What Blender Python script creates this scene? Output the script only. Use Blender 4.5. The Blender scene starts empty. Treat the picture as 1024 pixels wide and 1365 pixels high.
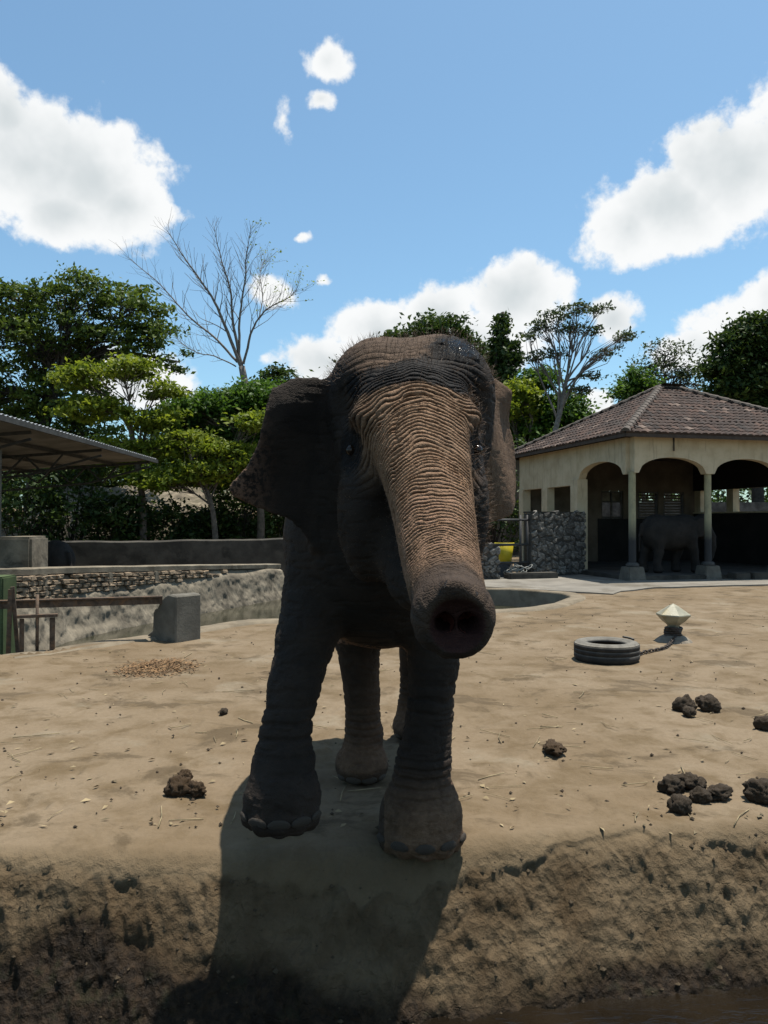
import bpy, bmesh, math, random, time
import numpy as np
from mathutils import Vector, Matrix
T0 = time.time()
rng = np.random.default_rng(7)
random.seed(7)
sc = bpy.context.scene
COL = sc.collection

# ------------------------------------------------------------------ camera
CAM_H, FPX, HOR = 1.6, 1020.0, 695.0           # eye height, focal length and horizon row (1024 x 1365 frame)
cam = bpy.data.cameras.new('camera')
cam.sensor_fit = 'VERTICAL'
cam.sensor_height = 36.0
cam.lens = 36.0 * FPX / 1365.0
cam.clip_start = 0.05
cam.clip_end = 2000
camo = bpy.data.objects.new('camera', cam)
camo.location = (0, 0, CAM_H)
camo.rotation_euler = (math.radians(90) + math.atan((HOR - 682.5) / FPX), 0, 0)
COL.objects.link(camo)
sc.camera = camo

# ------------------------------------------------------------------ sun and sky
SUNV = Vector((0.185, 0.14, 1.0)).normalized()   # towards the sun: high, a little right and behind the elephant
sun = bpy.data.lights.new('sun', 'SUN')
sun.energy = 4.05
sun.angle = math.radians(0.5)
sun.color = (1.0, 0.94, 0.845)
suno = bpy.data.objects.new('sun', sun)
suno.rotation_euler = (-SUNV).to_track_quat('-Z', 'Y').to_euler()
suno.location = (4, 2, 30)
COL.objects.link(suno)

sc.view_settings.view_transform = 'Standard'
sc.view_settings.look = 'None'
sc.view_settings.gamma = 1.0
sc.view_settings.exposure = 0.85
sc.view_settings.use_curve_mapping = False
sc.cycles.use_denoising = True
sc.cycles.max_bounces = 6
sc.cycles.diffuse_bounces = 3
sc.cycles.transparent_max_bounces = 8


def pdir(x, y):
    """photo pixel -> direction (pixel gives a direction only)"""
    return Vector(((x - 512.0) / FPX, 1.0, (HOR - y) / FPX)).normalized()


def P(x, y, d):
    """photo pixel at distance d along +Y -> point"""
    return ((x - 512.0) * d / FPX, d, CAM_H - (y - HOR) * d / FPX)


def G(x, y, z=0.0):
    """photo pixel -> point on the level z"""
    d = (CAM_H - z) * FPX / (y - HOR)
    return ((x - 512.0) * d / FPX, d, z)


world = bpy.data.worlds.new('World')
sc.world = world
world.use_nodes = True


class NB:
    """small node-building helper"""
    def __init__(s, tree):
        s.t = tree
        s.n = tree.nodes
        s.l = tree.links

    def node(s, typ, **kw):
        nd = s.n.new(typ)
        for k, v in kw.items():
            setattr(nd, k, v)
        return nd

    def put(s, sock, v):
        if isinstance(v, bpy.types.NodeSocket):
            s.l.new(v, sock)
        else:
            sock.default_value = v

    def math(s, op, a, b=0.0, c=None, clamp=False):
        nd = s.node('ShaderNodeMath', operation=op, use_clamp=clamp)
        s.put(nd.inputs[0], a)
        s.put(nd.inputs[1], b)
        if c is not None:
            s.put(nd.inputs[2], c)
        return nd.outputs[0]

    def vmath(s, op, a, b=(0, 0, 0)):
        nd = s.node('ShaderNodeVectorMath', operation=op)
        s.put(nd.inputs[0], a)
        if op == 'SCALE':
            s.put(nd.inputs['Scale'], b)
        else:
            s.put(nd.inputs[1], b)
        return nd.outputs['Value'] if op in ('DOT_PRODUCT', 'LENGTH', 'DISTANCE') else nd.outputs[0]

    def ramp(s, v, a, b, lo=0.0, hi=1.0, smooth=True):
        nd = s.node('ShaderNodeMapRange', interpolation_type='SMOOTHSTEP' if smooth else 'LINEAR', clamp=True)
        s.put(nd.inputs['Value'], v)
        s.put(nd.inputs['From Min'], a)
        s.put(nd.inputs['From Max'], b)
        s.put(nd.inputs['To Min'], lo)
        s.put(nd.inputs['To Max'], hi)
        return nd.outputs[0]

    def mix(s, f, a, b, blend='MIX'):
        nd = s.node('ShaderNodeMix', data_type='RGBA', blend_type=blend)
        s.put(nd.inputs['Factor'], f)
        s.put(nd.inputs['A'], a if isinstance(a, bpy.types.NodeSocket) or len(a) == 4 else (*a, 1))
        s.put(nd.inputs['B'], b if isinstance(b, bpy.types.NodeSocket) or len(b) == 4 else (*b, 1))
        return nd.outputs['Result']

    def noise(s, vec, scale, detail=4.0, rough=0.55, dist=0.0, color=False):
        nd = s.node('ShaderNodeTexNoise')
        if vec is not None:
            s.put(nd.inputs['Vector'], vec)
        nd.inputs['Scale'].default_value = scale
        nd.inputs['Detail'].default_value = detail
        nd.inputs['Roughness'].default_value = rough
        nd.inputs['Distortion'].default_value = dist
        return nd.outputs['Color' if color else 'Fac']

    def voro(s, vec, scale, feature='F1', out='Distance', rnd=1.0, detail=0.0):
        nd = s.node('ShaderNodeTexVoronoi', feature=feature)
        if vec is not None:
            s.put(nd.inputs['Vector'], vec)
        nd.inputs['Scale'].default_value = scale
        nd.inputs['Randomness'].default_value = rnd
        nd.inputs['Detail'].default_value = detail
        return nd.outputs[out]

    def attr(s, name, out='Fac'):
        nd = s.node('ShaderNodeAttribute', attribute_name=name)
        return nd.outputs[out]

    def coord(s, which='Object'):
        return s.node('ShaderNodeTexCoord').outputs[which]

    def pos(s):
        return s.node('ShaderNodeNewGeometry').outputs['Position']

    def mapv(s, vec, scale=(1, 1, 1), rot=(0, 0, 0), loc=(0, 0, 0)):
        nd = s.node('ShaderNodeMapping')
        s.put(nd.inputs['Vector'], vec)
        nd.inputs['Scale'].default_value = scale
        nd.inputs['Rotation'].default_value = rot
        nd.inputs['Location'].default_value = loc
        return nd.outputs[0]

    def bump(s, h, strength=0.5, dist=0.01, normal=None):
        nd = s.node('ShaderNodeBump')
        s.put(nd.inputs['Height'], h)
        nd.inputs['Strength'].default_value = strength
        nd.inputs['Distance'].default_value = dist
        if normal is not None:
            s.put(nd.inputs['Normal'], normal)
        return nd.outputs[0]


def build_world():
    w = NB(world.node_tree)
    w.n.clear()
    out = w.node('ShaderNodeOutputWorld')
    d = w.coord('Generated')
    sky = w.node('ShaderNodeTexSky', sky_type='NISHITA')
    sky.sun_disc = False
    sky.sun_elevation = math.asin(SUNV.z)
    sky.sun_rotation = math.atan2(SUNV.x, SUNV.y)
    sky.altitude = 200
    sky.air_density = 1.0
    sky.dust_density = 1.2
    sky.ozone_density = 1.6
    # clouds: lumps of cumulus by direction, their outline broken by noise
    warp = w.vmath('SCALE', w.vmath('SUBTRACT', w.noise(d, 7.0, 6, 0.6, color=True), (0.5, 0.5, 0.5)), 0.05)
    dw = w.vmath('ADD', d, warp)
    blobs = [(40, 215, 160, 90, 1), (125, 238, 115, 85, 1), (5, 150, 50, 55, .9), (165, 268, 85, 62, 1), (90, 285, 90, 50, 1), (-90, 200, 130, 100, 1),
             (885, 282, 115, 66, 1), (985, 222, 120, 80, 1), (1080, 190, 120, 90, 1), (835, 305, 75, 60, .9), (1190, 170, 130, 90, 1),
             (1005, 440, 105, 58, 1), (950, 462, 90, 40, .9), (1060, 400, 80, 50, 1), (1180, 420, 140, 90, 1),
             (692, 395, 85, 66, 1), (580, 422, 76, 58, 1), (505, 446, 95, 54, 1), (440, 480, 90, 50, .9), (630, 455, 130, 60, 1), (822, 420, 45, 42, .75), (800, 540, 38, 30, .7),
             (440, 78, 40, 30, .62), (425, 129, 27, 16, .6), (395, 312, 24, 11, .55), (372, 150, 15, 32, .36), (362, 388, 40, 27, .7), (180, 505, 110, 45, .8), (428, 376, 16, 8, .4), (935, 172, 34, 20, .5)]
    f = None
    for (x, y, rx, ry, k) in blobs:
        c = pdir(x, y)
        e = c.cross(Vector((0, 0, 1))).normalized()
        n = e.cross(c).normalized()
        cmb = w.node('ShaderNodeCombineXYZ')
        sx, sy = FPX / rx * 1.0, FPX / ry * 0.98
        w.put(cmb.inputs[0], w.vmath('DOT_PRODUCT', dw, tuple(e * sx)))
        w.put(cmb.inputs[1], w.vmath('DOT_PRODUCT', dw, tuple(n * sy)))
        v = w.math('MULTIPLY_ADD', w.vmath('LENGTH', cmb.outputs[0]), -k, k)
        f = v if f is None else w.math('MAXIMUM', f, v)
    # the same fair-weather cumulus over the rest of the sky
    sep = w.node('ShaderNodeSeparateXYZ')
    w.l.new(d, sep.inputs[0])
    rest = w.ramp(sep.outputs[1], 0.62, 0.35)
    gen = w.math('ADD', w.math('MULTIPLY_ADD', w.noise(dw, 3.2, 2, 0.5), 4.0, -2.25), w.math('MULTIPLY_ADD', rest, 3.0, -3.0))
    f = w.math('MAXIMUM', f, gen)
    puff = w.voro(dw, 26.0, detail=3.0)
    fine = w.noise(d, 30.0, 6, 0.62)
    f2 = w.math('ADD', f, w.math('MULTIPLY', w.math('SUBTRACT', 0.42, puff), 0.22))
    f2 = w.math('ADD', f2, w.math('MULTIPLY', w.math('SUBTRACT', fine, 0.5), 0.80))
    dens = w.ramp(f2, -0.02, 0.26)
    thick = w.ramp(w.math('ADD', f, w.math('MULTIPLY', w.math('SUBTRACT', w.noise(d, 9.0, 4, 0.55), 0.5), 1.5)), 0.30, 1.10)
    ccol = w.mix(thick, (0.95, 0.965, 0.97), (0.66, 0.71, 0.73))
    bg1 = w.node('ShaderNodeBackground')
    hsv = w.node('ShaderNodeHueSaturation')
    hsv.inputs['Saturation'].default_value = 0.93
    w.l.new(w.mix(1.0, sky.outputs[0], (0.80, 1.10, 1.12), 'MULTIPLY'), hsv.inputs['Color'])
    w.l.new(hsv.outputs[0], bg1.inputs[0])
    bg1.inputs[1].default_value = 0.083
    bg2 = w.node('ShaderNodeBackground')
    w.l.new(ccol, bg2.inputs[0])
    bg2.inputs[1].default_value = 0.56
    mx = w.node('ShaderNodeMixShader')
    w.l.new(dens, mx.inputs[0])
    w.l.new(bg1.outputs[0], mx.inputs[1])
    w.l.new(bg2.outputs[0], mx.inputs[2])
    w.l.new(mx.outputs[0], out.inputs[0])
    world.cycles.sampling_method = 'MANUAL'
    world.cycles.sample_map_resolution = 512


build_world()


# ------------------------------------------------------------------ numpy noise
def _hash(ix, iy, iz, seed):
    h = (ix.astype(np.int64) * 374761393 + iy.astype(np.int64) * 668265263 + iz.astype(np.int64) * 2147483647 + seed * 974634777) & 0xFFFFFFFF
    h = ((h ^ (h >> 13)) * 1274126177) & 0xFFFFFFFF
    return ((h ^ (h >> 16)) & 0xFFFF).astype(np.float32) / 65535.0


def vnoise(x, y, z=None, seed=0):
    x = np.asarray(x, np.float32); y = np.asarray(y, np.float32)
    x, y = np.broadcast_arrays(x, y)
    fx, fy = np.floor(x), np.floor(y)
    ix, iy = fx.astype(np.int64), fy.astype(np.int64)
    u, v = x - fx, y - fy
    u, v = u * u * u * (u * (u * 6 - 15) + 10), v * v * v * (v * (v * 6 - 15) + 10)
    if z is None:
        o = np.zeros_like(ix)
        a = _hash(ix, iy, o, seed) * (1 - u) + _hash(ix + 1, iy, o, seed) * u
        b = _hash(ix, iy + 1, o, seed) * (1 - u) + _hash(ix + 1, iy + 1, o, seed) * u
        return a * (1 - v) + b * v
    z = np.broadcast_to(np.asarray(z, np.float32), x.shape)
    fz = np.floor(z); iz = fz.astype(np.int64); t = z - fz
    t = t * t * t * (t * (t * 6 - 15) + 10)
    r = []
    for k in (0, 1):
        a = _hash(ix, iy, iz + k, seed) * (1 - u) + _hash(ix + 1, iy, iz + k, seed) * u
        b = _hash(ix, iy + 1, iz + k, seed) * (1 - u) + _hash(ix + 1, iy + 1, iz + k, seed) * u
        r.append(a * (1 - v) + b * v)
    return r[0] * (1 - t) + r[1] * t


def fbm(x, y, z=None, octv=4, gain=0.5, seed=0, ridged=False):
    s, a, tot = 0.0, 1.0, 0.0
    for o in range(octv):
        k = 2.03 ** o
        n = vnoise(x * k, y * k, None if z is None else z * k, seed + o * 17)
        if ridged:
            n = 1 - np.abs(2 * n - 1)
        s = s + a * n
        tot += a
        a *= gain
    return s / tot


def sstep(a, b, x):
    t = np.clip((x - a) / (b - a), 0, 1)
    return t * t * (3 - 2 * t)


# ------------------------------------------------------------------ object helpers
def props(o, label=None, cat=None, group=None, kind=None):
    if label: o['label'] = label
    if cat: o['category'] = cat
    if group: o['group'] = group
    if kind: o['kind'] = kind
    return o


def empty(name, loc=(0, 0, 0), rz=0.0, label=None, cat=None, group=None):
    o = bpy.data.objects.new(name, None)
    o.empty_display_size = 0.2
    o.location = loc
    o.rotation_euler = (0, 0, rz)
    COL.objects.link(o)
    return props(o, label, cat, group)


def obj(name, me, mat=None, parent=None, loc=None, rot=None, scale=None):
    o = bpy.data.objects.new(name, me)
    if mat is not None and not me.materials:
        me.materials.append(mat)
    COL.objects.link(o)
    if parent is not None:
        o.parent = parent
    if loc is not None: o.location = loc
    if rot is not None: o.rotation_euler = rot
    if scale is not None: o.scale = scale
    return o


def np_mesh(name, V, F, smooth=True, attrs=None):
    """V (n,3), F (m,3|4) arrays -> mesh"""
    V = np.ascontiguousarray(V, np.float32)
    F = np.ascontiguousarray(F, np.int32)
    k = F.shape[1]
    me = bpy.data.meshes.new(name)
    me.vertices.add(len(V))
    me.vertices.foreach_set('co', V.ravel())
    me.loops.add(F.size)
    me.loops.foreach_set('vertex_index', F.ravel())
    me.polygons.add(len(F))
    me.polygons.foreach_set('loop_start', np.arange(0, F.size, k, dtype=np.int32))
    me.polygons.foreach_set('use_smooth', np.full(len(F), smooth, dtype=bool))
    me.update(calc_edges=True)
    if attrs:
        for an, av in attrs.items():
            a = me.attributes.new(an, 'FLOAT', 'POINT')
            a.data.foreach_set('value', np.ascontiguousarray(av, np.float32))
    return me


class MB:
    """mesh collector: boxes, tubes, lathes joined into one mesh"""
    def __init__(s):
        s.v, s.f, s.sm = [], [], []

    def add(s, vs, fs, smooth=False):
        o = len(s.v)
        s.v.extend([tuple(v) for v in vs])
        s.f.extend([tuple(i + o for i in f) for f in fs])
        s.sm.extend([smooth] * len(fs))
        return s

    def box(s, c, size, rz=0.0, M=None, taper=1.0):
        x, y, z = size[0] / 2, size[1] / 2, size[2] / 2
        vs = [Vector((sx * x * (taper if sz > 0 else 1), sy * y * (taper if sz > 0 else 1), sz * z)) for sz in (-1, 1) for sy in (-1, 1) for sx in (-1, 1)]
        R = M if M is not None else Matrix.Rotation(rz, 3, 'Z')
        vs = [R @ v + Vector(c) for v in vs]
        return s.add(vs, [(0, 2, 3, 1), (4, 5, 7, 6), (0, 1, 5, 4), (2, 6, 7, 3), (0, 4, 6, 2), (1, 3, 7, 5)])

    def bar(s, a, b, w, h):
        """rectangular bar from a to b"""
        a, b = Vector(a), Vector(b)
        d = (b - a)
        L = d.length
        x = d.normalized()
        up = Vector((0, 0, 1)) if abs(x.z) < 0.95 else Vector((0, 1, 0))
        y = up.cross(x).normalized()
        z = x.cross(y)
        M = Matrix((x, y, z)).transposed()
        return s.box((a + b) / 2, (L, w, h), M=M)

    def tube(s, pts, rad, n=8, cap=True, smooth=True):
        pts = [Vector(p) for p in pts]
        if not hasattr(rad, '__len__'):
            rad = [rad] * len(pts)
        vs, fs = [], []
        up = Vector((0.13, 0.27, 0.95)).normalized()
        for i, p in enumerate(pts):
            d = (pts[min(i + 1, len(pts) - 1)] - pts[max(i - 1, 0)]).normalized()
            if abs(d.dot(up)) > 0.97:
                up = Vector((0.9, 0.3, 0.1)).normalized()
            x = up.cross(d).normalized()
            y = d.cross(x)
            for k in range(n):
                a = 2 * math.pi * k / n
                vs.append(p + (x * math.cos(a) + y * math.sin(a)) * rad[i])
        for i in range(len(pts) - 1):
            for k in range(n):
                k2 = (k + 1) % n
                fs.append((i * n + k, i * n + k2, (i + 1) * n + k2, (i + 1) * n + k))
        if cap:
            fs.append(tuple(range(n - 1, -1, -1)))
            fs.append(tuple((len(pts) - 1) * n + k for k in range(n)))
        return s.add(vs, fs, smooth)

    def lathe(s, prof, n=24, c=(0, 0, 0), smooth=True, rot=0.0):
        """prof: list of (r, z)"""
        vs, fs = [], []
        for r, z in prof:
            for k in range(n):
                a = 2 * math.pi * k / n + rot
                vs.append((c[0] + r * math.cos(a), c[1] + r * math.sin(a), c[2] + z))
        for i in range(len(prof) - 1):
            for k in range(n):
                k2 = (k + 1) % n
                fs.append((i * n + k, i * n + k2, (i + 1) * n + k2, (i + 1) * n + k))
        return s.add(vs, fs, smooth)

    def mesh(s, name, bevel=0.0):
        me = bpy.data.meshes.new(name)
        me.from_pydata(s.v, [], s.f)
        me.polygons.foreach_set('use_smooth', s.sm)
        me.update()
        if bevel:
            bm = bmesh.new()
            bm.from_mesh(me)
            es = [e for e in bm.edges if len(e.link_faces) == 2 and e.calc_face_angle(0) > 0.6]
            bmesh.ops.bevel(bm, geom=es, offset=bevel, segments=2, affect='EDGES', clamp_overlap=True)
            bm.to_mesh(me)
            bm.free()
        return me

    def build(s, name, mat, parent=None, bevel=0.0, **kw):
        return obj(name, s.mesh(name, bevel), mat, parent, **kw)


# ------------------------------------------------------------------ materials
MATS = {}


def material(name, fn):
    m = bpy.data.materials.new(name)
    m.use_nodes = True
    nb = NB(m.node_tree)
    bs = m.node_tree.nodes['Principled BSDF']
    bs.inputs['Specular IOR Level'].default_value = 0.3
    fn(nb, bs)
    MATS[name] = m
    return m


def simple(name, col, rough=0.8, var=0.25, scale=6.0, bump=0.3, bscale=60.0, metallic=0.0, dirt=None, spec=0.3, rnd=0.0):
    def fn(nb, bs):
        co = nb.coord('Object')
        n1 = nb.noise(co, scale, 5, 0.6)
        c = nb.mix(nb.ramp(n1, 0.3, 0.7), tuple(x * (1 - var) for x in col), tuple(min(1, x * (1 + var)) for x in col))
        if dirt:
            n2 = nb.noise(co, scale * 0.6, 6, 0.7, 0.6)
            c = nb.mix(nb.ramp(n2, 0.48, 0.68), c, dirt)
        if rnd:
            oi = nb.node('ShaderNodeObjectInfo').outputs['Random']
            c = nb.mix(1.0, c, nb.mix(oi, (1 - rnd,) * 3, (1 + rnd, 1 + rnd * .92, 1 + rnd * .8)), 'MULTIPLY')
        nb.put(bs.inputs['Base Color'], c)
        bs.inputs['Roughness'].default_value = rough
        bs.inputs['Metallic'].default_value = metallic
        bs.inputs['Specular IOR Level'].default_value = spec
        if bump:
            nb.put(bs.inputs['Normal'], nb.bump(nb.noise(co, bscale, 4, 0.6), bump, 0.01))
    return material(name, fn)


def poly_sd(px, py, poly):
    """signed distance to a polygon (negative inside), numpy"""
    px = np.asarray(px, np.float32); py = np.asarray(py, np.float32)
    d = np.full(px.shape, 1e9, np.float32)
    ins = np.zeros(px.shape, bool)
    n = len(poly)
    for i in range(n):
        ax, ay = poly[i]; bx, by = poly[(i + 1) % n]
        ex, ey = bx - ax, by - ay
        t = np.clip(((px - ax) * ex + (py - ay) * ey) / (ex * ex + ey * ey + 1e-12), 0, 1)
        dx, dy = px - ax - t * ex, py - ay - t * ey
        d = np.minimum(d, dx * dx + dy * dy)
        c = ((ay > py) != (by > py)) & (px < (bx - ax) * (py - ay) / (by - ay + 1e-12) + ax)
        ins ^= c
    d = np.sqrt(d)
    return np.where(ins, -d, d)


def crom(pts, m):
    """Catmull-Rom through pts (n,k) -> m samples"""
    pts = np.asarray(pts, float)
    n = len(pts)
    t = np.linspace(0, n - 1 - 1e-9, m)
    i = np.floor(t).astype(int)
    u = (t - i)[:, None]
    g = lambda j: pts[np.clip(j, 0, n - 1)]
    p0, p1, p2, p3 = g(i - 1), g(i), g(i + 1), g(i + 2)
    return 0.5 * ((2 * p1) + (-p0 + p2) * u + (2 * p0 - 5 * p1 + 4 * p2 - p3) * u ** 2 + (-p0 + 3 * p1 - 3 * p2 + p3) * u ** 3)
# ================================================================== GROUND
EDGE_X = [-6, -3, -1.92, -.89, -.3, .1, .49, 1.14, 2.1, 4, 8]
EDGE_Y = [3.9, 3.84, 3.82, 3.77, 3.80, 3.86, 3.93, 4.05, 4.17, 4.3, 4.4]
_tt = np.linspace(0, 3, 1200)
_slope = 0.06 + 0.45 * sstep(0.0, 0.045, _tt) + 0.90 * sstep(0.05, 0.17, _tt)
_prof = -np.concatenate([[0], np.cumsum(_slope[:-1] * np.diff(_tt))])
POOL = [(-7.5, 7.9), (-4.45, 8.95), (-3.5, 10.25), (-3.08, 10.75), (-2.75, 11.3), (-2.1, 12.1), (-1.3, 12.25), (0, 12.6), (1.7, 13.5), (2.9, 14.15),
        (3.75, 15.5), (3.98, 16.4), (3.7, 17.2), (2.3, 18.1), (-2.2, 19.9), (-2.9, 20.0), (-4.45, 16.1), (-5.45, 12.9), (-5.7, 10.7), (-7.5, 10.1)]
WALL_LINE = [(-2.4, 19.6), (-4.05, 16.0), (-5.05, 12.8), (-5.3, 10.7), (-7.5, 9.6)]     # foot of the pool wall
BACK = [(-2.9, 19.9), (-4.55, 16.0), (-5.55, 12.8), (-5.85, 10.9), (-60, 10.3), (-60, 27), (-3, 25.5), (1, 25), (1, 19.3)]


def edge_y(x):
    return np.interp(x, EDGE_X, EDGE_Y) + 0.025 * (fbm(x * 1.7, x * 0 + 3.1, octv=3, seed=5) - 0.5)


def ground_z(x, y):
    """height of the compound's soil, without the fine relief of the bank"""
    x = np.asarray(x, np.float32); y = np.asarray(y, np.float32)
    t = edge_y(x) - y
    z = np.where(t > 0, np.interp(t, _tt, _prof), 0.0)
    flat = sstep(4.6, 7.5, y)
    z = z + flat * 0.07 * (fbm(x * 0.35, y * 0.35, octv=3, seed=2) - 0.5) * sstep(19, 15, y)
    # raised lip before the sluice
    ax, ay, bx, by = -4.75, 8.55, -3.55, 10.25
    ex, ey = bx - ax, by - ay
    q = np.clip(((x - ax) * ex + (y - ay) * ey) / (ex * ex + ey * ey), -1.2, 1.0)
    dd = np.hypot(x - ax - q * ex, y - ay - q * ey)
    z = z + 0.09 * np.exp(-(dd / 0.26) ** 2)
    far = y > 7.5
    sd = np.full(x.shape, 5.0, np.float32)
    if far.any():
        m = far & (y < 21) & (x > -9) & (x < 6)
        sd[m] = poly_sd(x[m], y[m], POOL)
        z = np.where(m, z * sstep(0.03, .14, sd) + (-0.95) * sstep(0.14, 0.03, sd), z)
        m2 = (y > 8.9) & (y < 28) & (x < 3)
        sb = np.full(x.shape, 5.0, np.float32)
        sb[m2] = poly_sd(x[m2], y[m2], BACK)
        z = np.where(m2, z * (1 - sstep(0.1, -0.1, sb)) + (-0.30) * sstep(0.1, -0.1, sb), z)
    # wooded rise behind
    z = z + 2.2 * sstep(29, 37, y + 0.2 * np.abs(x + 9)) * sstep(4, -4, x) + 1.0 * sstep(45, 90, y)
    return z


def build_ground():
    xs = np.concatenate([-np.geomspace(13, 300, 40)[::-1], np.arange(-12.9, -2.15, 0.065), np.arange(-2.1, 2.1, 0.0092), np.arange(2.12, 13, 0.065), np.geomspace(13.1, 300, 40)])
    ys = np.concatenate([np.arange(2.55, 3.08, 0.03), np.arange(3.1, 4.32, 0.0092), np.arange(4.34, 9, 0.036), np.arange(9.05, 24, 0.085), np.geomspace(24.2, 500, 70)])
    X, Y = np.meshgrid(xs, ys, indexing='ij')
    Z = ground_z(X, Y).astype(np.float32)
    t = edge_y(X) - Y
    # small relief of trodden soil
    near = sstep(14, 5, Y)
    rel = (fbm(X * 3.1, Y * 3.1, octv=3, seed=11) - 0.5) * 0.016 + (fbm(X * 13, Y * 13, octv=3, seed=12) - 0.5) * 0.011
    pits = sstep(0.62, 0.80, fbm(X * 6, Y * 9, octv=2, seed=14)) * -0.012
    on = sstep(0.0, -0.08, t)
    # trodden prints of large round feet
    rp = random.Random(12)
    for k in range(46):
        cy = 4.3 + 7.5 * rp.random() ** 1.3
        cx = rp.uniform(-.52, .52) * cy
        R = rp.uniform(0.15, 0.21); dp = rp.uniform(0.006, 0.014)
        i0, i1 = np.searchsorted(xs, [cx - .4, cx + .4]); j0, j1 = np.searchsorted(ys, [cy - .4, cy + .4])
        dd = np.hypot(X[i0:i1, j0:j1] - cx, (Y[i0:i1, j0:j1] - cy) * rp.uniform(.9, 1.1)) / R
        dd = dd + 0.25 * (fbm(X[i0:i1, j0:j1] * 9, Y[i0:i1, j0:j1] * 9, octv=2, seed=k) - .5)
        rel[i0:i1, j0:j1] += -dp * sstep(1.0, 0.8, dd) + 0.5 * dp * np.exp(-((dd - 1.12) / 0.12) ** 2)
    Z += on * near * (rel + pits)
    # broken face of the bank, displaced along its own slope
    b = t > -0.1
    xb, tb = X[b], t[b]
    A = sstep(0.04, 0.20, tb)
    t0 = 0.00 + 0.19 * fbm(xb * 1.5, xb * 0 + 1.7, octv=3, seed=21) + 0.07 * (fbm(xb * 9, tb * 9, octv=3, seed=23) - 0.5) - 0.05 * sstep(0.2, 1.5, xb) + 0.05
    peel = sstep(0.0, 0.02, tb - t0)                                   # where the smooth skin has broken off
    sx, st = xb + 0.55 * tb, tb * 1.15
    warp = 0.12 * (fbm(sx * 4, st * 4, octv=2, seed=31) - 0.5)
    clod = fbm(sx * 2.6 + warp * 5, st * 4.2, octv=6, gain=0.50, seed=33)
    rid = fbm((xb - 0.8 * tb) * 8 + 4, (xb + 0.9 * tb) * 2.6 + warp * 6, octv=5, gain=0.55, seed=35, ridged=True)
    fine = fbm(sx * 34, st * 34, octv=3, gain=0.6, seed=37)
    med = fbm(sx * 11, st * 13 + warp * 4, octv=4, gain=0.6, seed=34, ridged=True)
    terr = (clod * 5 + 0.6 * rid) % 1.0
    ledge = sstep(0.0, 0.18, terr) - sstep(0.45, 1.0, terr)
    crack = sstep(0.80, 0.95, fbm(sx * 3.2, st * 2.4 + warp * 5, octv=4, gain=0.5, seed=39, ridged=True))
    disp = -0.018 * peel + A * peel * (0.12 * (clod - 0.5) + 0.050 * (rid - 0.6) + 0.026 * (med - 0.5) + 0.004 * ledge + 0.012 * (fine - 0.5)) - A * 0.014 * crack + (1 - peel) * sstep(0.0, 0.15, tb) * (0.05 * (clod - .5) + 0.014 * (med - .5) + 0.010 * (fine - .5))
    dispf = np.zeros_like(Z); dispf[b] = disp
    tilt = np.clip(np.interp(np.clip(t, 0, 3), _tt, _slope), 0, 1.4)
    nl = np.sqrt(1 + tilt ** 2)
    Yd = Y - dispf * tilt / nl
    Zd = Z + dispf / nl
    V = np.stack([X, Yd, Zd], -1).reshape(-1, 3)
    nx, ny = X.shape
    idx = np.arange(nx * ny).reshape(nx, ny)
    F = np.stack([idx[:-1, :-1], idx[1:, :-1], idx[1:, 1:], idx[:-1, 1:]], -1).reshape(-1, 4)
    bank = sstep(-0.02, 0.10, t)
    wetline = sstep(-0.36, -0.62, Zd + 0.30 * (fbm(X * 2.2, Zd * 2.2 + Y, octv=3, seed=41) - 0.5) + 0.16 * sstep(0.2, -1.4, X) * -1) * bank * (Y < 5)
    peelf = np.zeros_like(Z); peelf[b] = peel * A
    me = np_mesh('ground', V, F, True, {'bank': bank.ravel(), 'wet': wetline.ravel(), 'peel': peelf.ravel()})
    o = obj('ground', me, MATS['soil'])
    props(o, kind='structure')
    return o


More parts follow.
